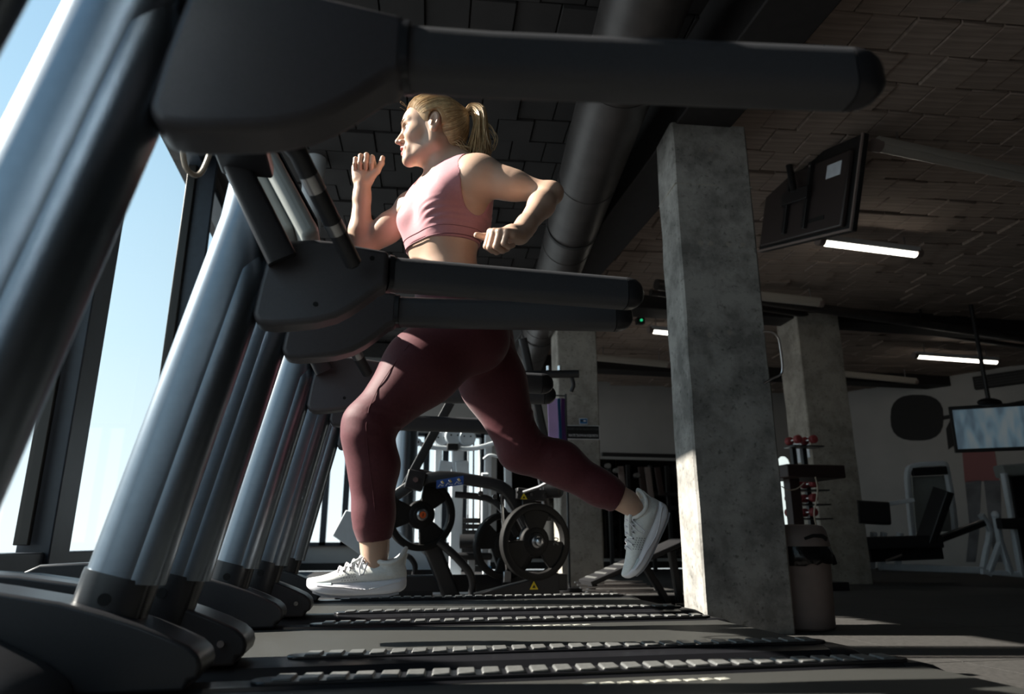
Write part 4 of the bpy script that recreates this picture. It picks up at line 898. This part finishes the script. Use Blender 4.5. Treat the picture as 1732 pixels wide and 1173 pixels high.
dL=Vector((-.72,-.45,-.22)); handL=hand(wrL,dL,(.12,.45,-1),(-.75,.55,.35),(R(70),R(85),R(40)),[(.018,.010,.022),(.046,.014,.044),(.074,.010,.060),(.098,.006,.070)],1.0)
skin_all=torso+pelvis+legs+arms+neckp+head+lips+mouth+earp
feet=[cap(anL,anL+Vector((.006,0,-.06)),.0345,.030,.02), 
      cap(anR,anR+Vector((.026,0,-.022)),.034,.030,.02)]
def build_box(lo,hi,h,prims):
    F=Field(lo,hi,h); apply(F,prims); return F
H0=.005
lo=(-.17,1.70,.33); hi=(.86,2.42,1.98)
Fb=build_box(lo,hi,H0,torso+pelvis+legs+arms+neckp+feet)
apply(Fb,head); 
Vb,Qb=nets(Fb)
hb=(np.array(hd(0,0,-.015))-np.array([.165,.115,.135])*1.05,np.array(hd(0,0,-.015))+np.array([.15,.115,.17])*1.05)
def hbox(w,d): 
    c=np.array(w+Vector(d).normalized()*.055); return c-np.array([.085]*3),c+np.array([.085]*3)
bR=hbox(wrR,dR); bL=hbox(wrL,dL)
boxes=[hb,bR,bL]; cen=Vb[Qb].mean(1); keep=np.ones(len(Qb),bool)
for a,b in boxes: keep&=~np.all((cen>a+H0*1.2)&(cen<b-H0*1.2),1)
Vs=[Vb];Qs=[Qb[keep]];Ms=[np.zeros(keep.sum(),int)]; off=len(Vb)
core=torso+pelvis+arms+neckp
for (a,b),pr,hh in ((hb,core+head+lips+mouth+earp,.0021),(bR,core+handR,.0022),(bL,core+handL,.0022)):
    F=Field(a,b,hh); 
    if pr[-1] is handL[-1]:
        F2=Field(a,b,hh); apply(F2,handL+arms[3:7]); apply(F,core); F.f=sminf(F.f,F2.f,.004)
    else: apply(F,pr)
    V,Q=nets(F)
    if pr[-1] is not handL[-1]: pass
    Vs.append(V);Qs.append(Q+off); off+=len(V)
    mi=np.zeros(len(Q),int)
    if pr[-1] is earp[-1]:
        c=V[Q].mean(1); X,Y,Z=c[:,0],c[:,1],c[:,2]
        dl=np.min([prim_eval(p[0],X,Y,Z) for p in lips],0); mi[dl<.0009]=1
        dm=prim_eval(mouth[0][0],X,Y,Z); mi[(dm<.0006)&(dl>.0004)]=2
        db=np.min([prim_eval(('c',hd(.088,.012*s_,.0185),hd(.071,.046*s_,.0235),.0035,.0020),X,Y,Z) for s_ in(1,-1)],0); mi[db<.0068]=3
    Ms.append(mi)
K['skin']=mat('skin',(.60,.395,.295),.40,var=.07,scale=14,bump=.12,bscale=420,sss=.10,spec=.45)
K['lip']=mat('lips',(.50,.17,.15),.38,spec=.5); K['mouth']=mat('mouth_inside',(.10,.02,.02),.5); K['brow']=mat('brow',(.34,.20,.12),.7)
person=thing('person','woman in pink sports top and burgundy leggings running on the middle treadmill','person',(.1,2.10,.2))
body=mesh_np('body',np.concatenate(Vs),np.concatenate(Qs),[K['skin'],K['lip'],K['mouth'],K['brow']],person,np.concatenate(Ms),relax=1)
# eyes
K['eye']=mat('eye_white',(.75,.73,.70),.12); K['iris']=mat('iris',(.08,.10,.09),.1); K['lash']=mat('lash',(.02,.012,.01),.6)
for s_ in (1,-1):
    c=hd(.0690,.0305*s_,-.001); e=obj('eye',MB().sphere(c,.0128*HS,14),K['eye'],person)
    fw_=(hf*.97+hs*.06*s_).normalized(); obj('iris',MB().sphere(c+fw_*.0082*HS,.0062*HS,10),K['iris'],e)
    lm=MB()
    for k in range(10):
        t=k/9; p=hd(.0805-.0055*t*t-.002*t,(.021+.0215*t)*s_,.0012+.002*math.sin(t*3)); q=p+(hf*.0055+hs*s_*(.001+.004*t)+hu*.0035)*HS
        lm.tube([p,p.lerp(q,.5)-hu*.0008,q],[.0004,.0003,.0001],5)
    lm.tube([hd(.0820-.0055*(k/9)**2-.002*k/9,(.020+.0225*k/9)*s_,.0018+.002*math.sin(k/3)) for k in range(10)],.0011,6)
    obj('eyelashes',lm,K['lash'],person)
# ---- clothing
K['legging']=mat('legging_fabric',(.105,.026,.034),.62,var=.10,scale=120,bump=.10,bscale=900,sheen=.14,spec=.3)
K['bra']=mat('bra_fabric',(.50,.235,.265),.58,var=.04,scale=120,bump=.08,bscale=900,sheen=.3,spec=.3)
K['trim']=mat('bra_seam',(.22,.08,.10),.7)
Fl=Field((-.17,1.84,.40),(.80,2.38,1.26),.0045); apply(Fl,legs+pelvis+torso[2:4],.004)
gx,gy,gz=[Fl.lo[i]+Fl.h*np.arange(Fl.n[i],dtype=np.float32) for i in range(3)]
X,Y,Z=gx[:,None,None],gy[None,:,None],gz[None,None,:]
def plane(p,n): n=Vector(n).normalized(); return (X-p.x)*n.x+(Y-p.y)*n.y+(Z-p.z)*n.z
# folds at knees, groin and ankles: ripples running around the limb
def ripple(c,ax,rad,wl,amp,ph=0,skew=(0,0,0)):
    a=Vector(ax).normalized(); sk=Vector(skew)
    s_=(X-c.x)*(a.x+sk.x)+(Y-c.y)*(a.y+sk.y)+(Z-c.z)*(a.z+sk.z)
    d2=((X-c.x)**2+(Y-c.y)**2+(Z-c.z)**2)/rad**2
    wv=s_+.006*np.sin((X+1.7*Y)*55+ph)+.004*np.sin((Z-Y)*90)
    return .95*amp*np.exp(-d2*1.6)*(np.maximum(np.sin(wv*(2*math.pi/wl)+ph),-.3)**3*.8+.4*np.sin(wv*(2*math.pi/wl)*.57+2*ph))*(.6+.6*np.sin((X*.6+Y)*70+ph))
adL=(anL-knL); adR=(anR-knR); tdR=(knR-hipR); tdL=(knL-hipL)
Fl.f-=ripple(knL+Vector((.05,-.03,-.005)),(.5,0,1),.085,.022,.0042,0,(.0,.35,0))
Fl.f-=ripple(anL+Vector((0,0,.055)),adL,.06,.024,.0030,1,(.5,.3,0))
Fl.f-=ripple(knR+Vector((.045,-.03,.02)),tdR*.5+adR,.10,.024,.0045,0,(0,.3,0))
Fl.f-=ripple(knR+adR*.35,adR,.10,.034,.0030,2,(.3,.5,0))
Fl.f-=ripple(anR-adR*.16+Vector((-.01,0,-.03)),adR,.07,.026,.0042,0,(0,.2,.2))
Fl.f-=ripple(at(845,585,y=2.1),(0,0,1),.06,.020,.0035,0,(.3,0,0))
Fl.f-=ripple(lerp(knR,hipR,.28)+Vector((.05,0,0)),tdR,.08,.026,.0040,0,(.2,0,0))
cutw=plane(at(765,487,y=2.09),(.06,0,1)); cutL=plane(lerp(knL,anL,.93),adL); cutR=plane(lerp(knR,anR,.93),adR)
Fl.f=np.maximum(Fl.f,cutw)
nearL=((X-anL.x)**2+(Y-anL.y)**2+(Z-anL.z)**2)<.18**2; nearR=((X-anR.x)**2+(Y-anR.y)**2+(Z-anR.z)**2)<.18**2
Fl.f=np.where(nearL,np.maximum(Fl.f,cutL),Fl.f); Fl.f=np.where(nearR,np.maximum(Fl.f,cutR),Fl.f)
V,Q=nets(Fl); lg=mesh_np('leggings',V,Q,[K['legging']],person,relax=2)
# surface finder for seams: walk a point from outside onto an implicit surface
def sdf_pt(prims,p,off=0):
    d=.06
    for pr,k,sg in prims:
        e=float(prim_eval(pr,np.array([p[0]],np.float32),np.array([p[1]],np.float32),np.array([p[2]],np.float32))[0])-off*(sg>0)
        if sg>0:
            h=max(k-abs(d-e),0)/k if k>0 else 0; d=min(d,e)-h*h*k*.25
        else:
            h=max(k-abs(-d-e),0)/k; d=-(min(-d,e)-h*h*k*.25)
    return d
def project(prims,p,dirv,off=0,mx=.3):
    p=Vector(p); dirv=Vector(dirv).normalized()
    for _ in range(60):
        d=sdf_pt(prims,p,off)
        if abs(d)<.0005: break
        p=p+dirv*max(min(d,.02),-.02)
    return p
lp=legs+pelvis
sm=MB(); pts=[]
for px,py in ((716,545),(690,585),(662,622),(640,655),(624,690),(619,720),(622,760),(628,810),(634,860),(639,905)):
    a=at(px,py,y=1.80); b=at(px,py,y=2.1); pts.append(project(lp,a,b-a,.0048))
sm.tube(pts,.0012,6); obj('side_seam',sm,K['legging'],lg)
# sports top
Fr=Field((-.06,1.84,1.22),(.42,2.32,1.72),.0035); apply(Fr,torso,.0045)
gx,gy,gz=[Fr.lo[i]+Fr.h*np.arange(Fr.n[i],dtype=np.float32) for i in range(3)]
X,Y,Z=gx[:,None,None],gy[None,:,None],gz[None,None,:]
U=(X-che.x)*Cu.x+(Y-che.y)*Cu.y+(Z-che.z)*Cu.z; Lt=(X-che.x)*Cl.x+(Y-che.y)*Cl.y+(Z-che.z)*Cl.z; Ff=(X-che.x)*Cf.x+(Y-che.y)*Cf.y+(Z-che.z)*Cf.z
# wrinkles across the side of the top
Fr.f-=.0022*np.exp(-(((Lt-.10)/.05)**2+((U+.055)/.035)**2))*np.sin((U*1.0-Lt*.25)*2*math.pi/.020)
band=-.122+.012*np.cos(np.clip(Lt/.13,-1,1)*math.pi)*.5
def sph(c,r): return np.sqrt((X-c.x)**2+(Y-c.y)**2+(Z-c.z)**2)-r
def capr(a,b,r):
    return prim_eval(('c',a,b,r,r),X,Y,Z)
armL=capr(shL+Cl*.045+Vector((0,0,.03)),shL+Cl*.055-Cu*.075+Cf*.0,.078); armR=capr(shR-Cl*.03+Vector((0,0,.03)),shR-Cl*.04-Cu*.07,.078)
nk=capr(nek+Cf*.02+Vector((0,0,.05)),ch(.06,-.02,.135),.058)
reg=np.maximum.reduce([band-U,-armL,-armR,-nk,U-.150])
Fr.f=np.maximum(Fr.f,reg); V,Q=nets(Fr); br=mesh_np('sports_top',V,Q,[K['bra']],person,relax=5)
# under-band seam
def ringpts(uoff,off,n=60):
    out=[]
    for k in range(n+1):
        a=2*math.pi*k/n; l=math.sin(a); f=math.cos(a); p=ch(f*.3,l*.3,uoff); out.append(project(torso,p,che+Cu*uoff-p,off))
    return out
obj('band_edge',MB().tube(ringpts(-.1195,.0050),.0018,6),K['trim'],br); obj('band_seam',MB().tube(ringpts(-.094,.0048),.0010,5),K['trim'],br)
# waistband seam of leggings is hidden by the rails
# ---- shoes
K['shoe']=mat('shoe_mesh',(.82,.83,.81),.65,var=.06,scale=160,bump=.35,bscale=900)
K['sole']=mat('shoe_foam',(.82,.81,.86),.55,var=.02); K['lace']=mat('lace',(.74,.73,.77),.7); K['outsole']=mat('outsole',(.30,.30,.33),.6); K['logo']=mat('shoe_print',(.05,.05,.06),.5); K['toecap']=mat('toe_overlay',(.52,.60,.62),.5)
def shoe(org,fwd,upv,label,mirror=1):
    f=Vector(fwd).normalized(); u=Vector(upv); u=(u-f*u.dot(f)).normalized(); s_=f.cross(u)*mirror
    P=lambda a,b,c: org+f*a*.865+u*c*.97+s_*b*.95
    t=thing('running_shoe',label,'shoe',org,'pair of white running shoes')
    # stations from heel (-.075) to toe (.215): x, bottom, sole top, halfwidth sole, upper top, halfwidth upper
    st=[(-.086,.022,.040,.016,.058,.012),(-.078,.012,.040,.027,.085,.022),(-.060,.004,.038,.038,.098,.038),(-.03,.000,.036,.042,.088,.045),(.005,.000,.034,.043,.086,.046),(.04,.000,.032,.042,.096,.042),(.075,.000,.031,.041,.088,.036),(.11,.001,.030,.045,.074,.039),(.145,.004,.031,.047,.060,.041),(.175,.009,.033,.045,.052,.039),(.200,.017,.037,.037,.049,.032),(.216,.027,.040,.024,.048,.020),(.221,.034,.041,.012,.045,.010)]
    st=[(x,b,tp+.009,w,ut+.006,uw) for x,b,tp,w,ut,uw in st]
    ringS=[];ringU=[]
    for x,b,tp,w,ut,uw in st:
        n=20; rs=[]; ru=[]
        for k in range(n):
            a=2*math.pi*k/n; c,sn=math.cos(a),math.sin(a); e=.62
            yy=math.copysign(abs(c)**e,c); zz=math.copysign(abs(sn)**e,sn)
            flare=1+.06*max(0,-zz)
            rs.append(P(x,yy*w*flare,(b+tp)/2+zz*(tp-b)/2))
            # upper: wide at base, narrow on top
            h=(tp-.010); z=(h+ut)/2+sn*(ut-h)/2; q=min(1,max(0,(z-h)/max(ut-h,1e-5))); ww=uw*(1-(.14 if x<.02 else .42)*q**1.6)
            ru.append(P(x,yy*ww,z))
        ringS.append(rs); ringU.append(ru)
    so=obj('sole',MB().loft(ringS),K['sole'],t,sub=1); 
    obj('outsole',MB().loft([[P(x,-w*.85,b-.002),P(x,w*.85,b-.002),P(x,w*.85,b+.004),P(x,-w*.85,b+.004)] for x,b,tp,w,ut,uw in st[2:-2]]),K['outsole'],so)
    gp=[P(x,.0395+dw,z+.006) for x,z,dw in ((-.065,.030,-.004),(-.03,.024,.001),(.0,.017,.0025),(.04,.012,.003),(.08,.016,.006),(.11,.021,.0085),(.15,.024,.0105),(.185,.028,.004))]
    for m_ in (1,-1):
        g=MB(); g.tube([org+(p-org)-s_*(p-org).dot(s_)*(0 if m_==1 else 2) for p in gp],.0022,6); obj('sole_line',g,K['outsole'] if False else K['lace'],so)
    up=obj('upper',MB().loft(ringU),K['shoe'],t,sub=1)
    # ankle collar: torus-like ring higher at heel
    cp=[]
    for k in range(25):
        a=2*math.pi*k/24; x=-.026+.056*math.cos(a); y=.0415*math.sin(a); z=.099+.012*math.cos(a)**2*(1 if math.cos(a)>0 else 2.0)-.013*abs(math.sin(a))
        cp.append(P(x,y,z))
    obj('collar',MB().tube(cp,.0065,8,cap=False),K['shoe'],t)
    side=[]
    for k in range(25):
        a=2*math.pi*k/24; x=-.026+.054*math.cos(a); y=.042*math.sin(a); side.append(P(x,y,.052))
    obj('collar_wall',MB().loft([side,[p for p in cp]],cap=False),K['shoe'],t)
    obj('heel_tab',MB().rtube([P(-.076,0,.080),P(-.080,0,.098),P(-.086,0,.108)],[.014,.013,.009],[.004,.004,.002],up=tuple(f),n=4),K['shoe'],t)
    # tongue
    obj('tongue',MB().rtube([P(.085,0,.086),P(.05,0,.104),P(.018,0,.116),P(.006,0,.126)],[.020,.021,.022,.018],[.005,.005,.005,.003],up=tuple(u),n=4),K['shoe'],t)
    lc=MB()
    for k in range(5):
        x=.028+k*.021; z=.1105-k*.0088
        lc.tube([P(x,-.026,z-.013),P(x+.006,-.012,z+.002),P(x+.01,0,z+.004),P(x+.013,.012,z+.001),P(x+.018,.026,z-.017)],.0024,6)
        lc.tube([P(x,.026,z-.013),P(x+.006,.012,z+.003),P(x+.01,0,z+.006),P(x+.013,-.012,z+.002),P(x+.018,-.026,z-.017)],.0024,6)
    for sg in (1,-1):
        lp_=[P(.03,0,.112),P(.040,.014*sg,.113),P(.052,.030*sg,.100),P(.062,.042*sg,.075),P(.060,.046*sg,.058),P(.050,.045*sg,.058),P(.042,.038*sg,.078),P(.034,.022*sg,.100),P(.03,.004*sg,.111)]
        # smooth the loop
        sm_=[]
        for i in range(len(lp_)-1):
            for q in (0,.5): sm_.append(lp_[i].lerp(lp_[i+1],q))
        lc.tube(sm_,.0019,6)
    obj('laces',lc,K['lace'],t)
    ey=MB()
    for k in range(5):
        for m_ in(1,-1):
            x=.03+k*.02; z=.1005-k*.008; c=P(x,.026*m_,z); ey.cyl(c,c+s_*m_*.0035+u*.002,.0022,8)
    obj('eyelets',ey,K['logo'],t)['kind']='stuff'
    ve=MB()
    for i in range(6):
        for j in range(4):
            c=P(.070+i*.0085+j*.004,.0365+.0012*i-.0013*j,.046+j*.0075-.0004*i)
            for m_ in(1,-1):
                d_=c-org; cc=c if m_==1 else c-s_*2*d_.dot(s_); ve.cyl(cc-s_*m_*.002,cc+s_*m_*.0012,.0012,6)
    obj('vent_holes',ve,K['logo'],up)['kind']='stuff'
    obj('toe_overlay',MB().loft([[P(x,math.copysign(abs(math.cos(a))**.7,math.cos(a))*(uw*(1.02 if True else 1)),tp-.006+ (ut-tp)*.42*math.sin(a)) for a in [math.pi*k/12 for k in range(13)]] for x,b,tp,w,ut,uw in st[8:-1]],cap=False,closed=False),K['toecap'],up)
    return t
# front foot: level, just above the belt; rear foot: pointing down, sole to the rear
shoeL=shoe(at(641,1006,y=2.035)+Vector((0,0,.0)),(-1,.0,-.03),(0,0,1),'white running shoe on the front foot, flat above the belt')
e0=at(1122,862,y=2.165); e1=at(1064,976,y=2.165)
fwR=(at(1066,975,y=2.165)-at(1122,852,y=2.165)).normalized(); upR=Vector((-fwR.z*-1,0,fwR.x*-1))
upR=Vector((fwR.z,0,-fwR.x))
shoeR=shoe(at(1117,893,y=2.165),fwR,upR,'white running shoe on the rear foot, toe pointing down')
# ---- hair
K['hair']=mat('hair',(.46,.29,.145),.42,var=.35,scale=40,stretch=(1,1,1),spec=.5); K['hair2']=mat('hair_light',(.68,.49,.27),.40,var=.25,scale=60); K['tie']=mat('hair_tie',(.50,.33,.27),.6)
Fh=Field(np.array(hd(0,0,.02))-np.array([.13,.11,.14]),np.array(hd(0,0,.02))+np.array([.15,.11,.13]),.003)
apply(Fh,[head[0]],.0105); apply(Fh,[ell(hd(-.058,0,.0),hr(.055,.062,.062),HM,.03), ell(hd(.008,0,.066),hr(.068,.060,.054),HM,.03), cap(hd(-.070,0,.052),hd(-.092,0,.066),.036,.022,.03), ell(hd(-.055,0,-.045),hr(.034,.042,.035),HM,.03)])
gx,gy,gz=[Fh.lo[i]+Fh.h*np.arange(Fh.n[i],dtype=np.float32) for i in range(3)]
X,Y,Z=gx[:,None,None],gy[None,:,None],gz[None,None,:]
hx,hy,hz=X-HC_.x,Y-HC_.y,Z-HC_.z
Lf=(hx*hf.x+hy*hf.y+hz*hf.z)/HS; Lu=(hx*hu.x+hy*hu.y+hz*hu.z)/HS; Ls=(hx*hs.x+hy*hs.y+hz*hs.z)/HS
# hairline: from forehead top (.072,.062) back over the temple to in front of ear and down behind it
line=np.where(Lu>.045,.068-(.095-Lu)*.10-(np.abs(Ls)*.18),np.where(Lu>.0,.030+(Lu)*.55-.0*Ls,np.where(Lu>-.01,.020,-.030+Lu*.10)))
earc=np.sqrt(((Lf+.010)/.020)**2+((Lu-.0)/.034)**2)-1
Fh.f+=.0085*np.exp(-np.clip((line-Lf)*HS,0,1)/.016)
Fh.f=np.maximum(Fh.f,(Lf-line)*HS*.8); Fh.f=np.where(np.abs(Ls)>.05,np.maximum(Fh.f,-earc*.02),Fh.f)
V,Q=nets(Fh); hair=mesh_np('hair',V,Q,[K['hair']],person,relax=2)
hsurf=[(head[0][0],.02,1),ell(hd(-.058,0,.0),hr(.055,.062,.062),HM,.03),ell(hd(.008,0,.066),hr(.068,.060,.054),HM,.03),cap(hd(-.070,0,.052),hd(-.092,0,.066),.036,.022,.03),ell(hd(-.055,0,-.045),hr(.034,.042,.035),HM,.03)]
c0=head[0][0]; hp=[(('e',c0[1],tuple(x+.0105 for x in c0[2]),c0[3]),.02,1)]+list(hsurf[1:])
tie=hd(-.108,0,.074)
rnd=random.Random(3)
def pushout(p,off):
    c=hd(-.01,0,.02)
    for _ in range(14):
        d=sdf_pt(hp,p)
        if abs(d-off)<.0006: break
        p=p+(p-c).normalized()*(off-d)*.9
    return p
sA=MB(); sB=MB()
KA=[(.069,.000,.072),(.064,.030,.066),(.052,.050,.052),(.042,.062,.036),(.032,.068,.024)]; KB=[(.022,.071,.030),(.000,.074,.037),(-.022,.074,.034),(-.033,.070,.012),(-.036,.066,-.020),(-.044,.054,-.048),(-.055,.03,-.066),(-.06,.0,-.072)]
def hl(v):
    kp=KA if v<.5 else KB; v=v*2 if v<.5 else v*2-1
    i=min(int(v*(len(kp)-1)),len(kp)-2); t=v*(len(kp)-1)-i; a,b=kp[i],kp[i+1]; return [a[q]+(b[q]-a[q])*t for q in range(3)]
for k in range(760):
    v=rnd.random(); sg=1 if rnd.random()<.76 else -1; a=hl(v); p0=hd(a[0],a[1]*sg,a[2])
    s0=0 if rnd.random()<.5 else rnd.random()*.5; pts=[]; jit=hu*rnd.uniform(-.004,.004)+hs*rnd.uniform(-.003,.003)
    hc_=hd(-.015,0,.03); d0=(p0-hc_).normalized(); d1=(tie-hc_).normalized(); om=math.acos(max(-1,min(1,d0.dot(d1))))
    for q in range(14):
        t=s0+(1-s0)*q/13; d=(d0*math.sin((1-t)*om)+d1*math.sin(t*om))/math.sin(om); d=(d+hu*(.12*(1-v/.22) if v<.5 else -.03)*math.sin(math.pi*t)+jit*8*math.sin(math.pi*t)).normalized(); p=hc_+d*.095
        pts.append(pushout(p,min(.0003+rnd.random()*.0010,-.0055+.05*t)) if t<.95 else p0.lerp(tie,1)+(p-tie)*.5)
    r=rnd.uniform(.0005,.0012); (sA if rnd.random()<.55 else sB).tube(pts,[r*.5]+[r]*12+[r*.6],5)
# ponytail: up over the tie, then falling in a full loose bundle
for k in range(300):
    a=rnd.uniform(0,2*math.pi); rr=rnd.random()**.5; c_,d_=math.cos(a)*rr,math.sin(a)*rr
    e=tie+(-hf*(.030+.050*c_+.020*rnd.random())+hs*(.048*d_+rnd.uniform(-.01,.01))-hu*(.125+.055*rnd.random()-.02*c_))*HS
    m1=tie+(-hf*.020+hu*(.022+.018*c_)+hs*.020*d_)*HS; m2=tie+(-hf*(.046+.020*c_)+hu*(-.004+.030*c_)+hs*.032*d_)*HS
    m3=tie+(-hf*(.048+.030*c_)-hu*(.070+.01*rnd.random())+hs*(.042*d_+rnd.uniform(-.006,.006)))*HS
    P4=[tie+(hs*d_*.014+hu*c_*.014)*HS,m1,m2,m3,e]; pts=smooth_pts(P4,4)
    n=len(pts); r=rnd.uniform(.0008,.0019); (sA if rnd.random()<.5 else sB).tube(pts,[r]*(n-4)+[r*.9,r*.8,r*.5,r*.2],5)
# loose hair between the nape and the tail
for k in range(70):
    b=hd(-.060-.02*rnd.random(),rnd.uniform(-.03,.045),-.035-.03*rnd.random()); pts=smooth_pts([b,b+(-hf*.018-hu*.010+hs*rnd.uniform(-.008,.012))*HS,b+(-hf*(.03+.02*rnd.random())-hu*(.025+.01*rnd.random())+hs*rnd.uniform(-.012,.016))*HS],4)
    r=rnd.uniform(.0006,.0013); (sA if rnd.random()<.6 else sB).tube(pts,[r]*(len(pts)-2)+[r*.6,r*.2],5)
# curls at the tail end and fly-aways
for k in range(9):
    b=tie+(-hf*(.060+.01*rnd.random())+hs*rnd.uniform(-.02,.03)-hu*.03)*HS; pts=smooth_pts([b+(-hf*(.022*math.sin(q*.40)+.003*q)-hu*.0125*q+hs*.004*math.sin(q+k))*HS for q in range(9)],3)
    sB.tube(pts,[.0009]*(len(pts)-1)+[.0003],5)
for k in range(16):
    v=rnd.choice([.02,.08,.45,.8,.9,.97]); a=hl(v); b=hd(a[0]-.02*rnd.random(),a[1]*rnd.choice((1,-1)),a[2]); b=pushout(b,.001) if v<.5 else b; dr=(b-hd(-.02,0,0)).normalized()
    pts=[b+(dr*.010*q*(.6+rnd.random()*.2)+Vector((rnd.uniform(-1,1),rnd.uniform(-1,1),rnd.uniform(-.6,.6)))*.0012*q) for q in range(5)]; pts=smooth_pts(pts,2)
    sA.tube(pts,[.00018]*(len(pts)-1)+[.00008],4)
obj('hair_strands',sA,K['hair'],hair); obj('hair_highlights',sB,K['hair2'],hair)
obj('hair_tie',MB().lathe(tie+hf*.002,hf+hu*-.15,[(.0185,-.007),(.0215,-.004),(.0215,.004),(.0185,.007)],n=24),K['tie'],hair)
hpr=head+lips
for s_ in (1,-1):
    pts=[]
    for k in range(9):
        t=k/8; u_=.0195+.006*math.sin(t*2.2); a=hd(.13,(.014+.036*t)*s_,u_); pts.append(project(hpr,a,hd(0,(.010+.02*t)*s_,u_-.004)-a,.0004))
    obj('eyebrow',MB().tube(pts,[.0010,.0018,.0021,.0021,.0020,.0018,.0015,.0011,.0006],6),K['brow'],person)
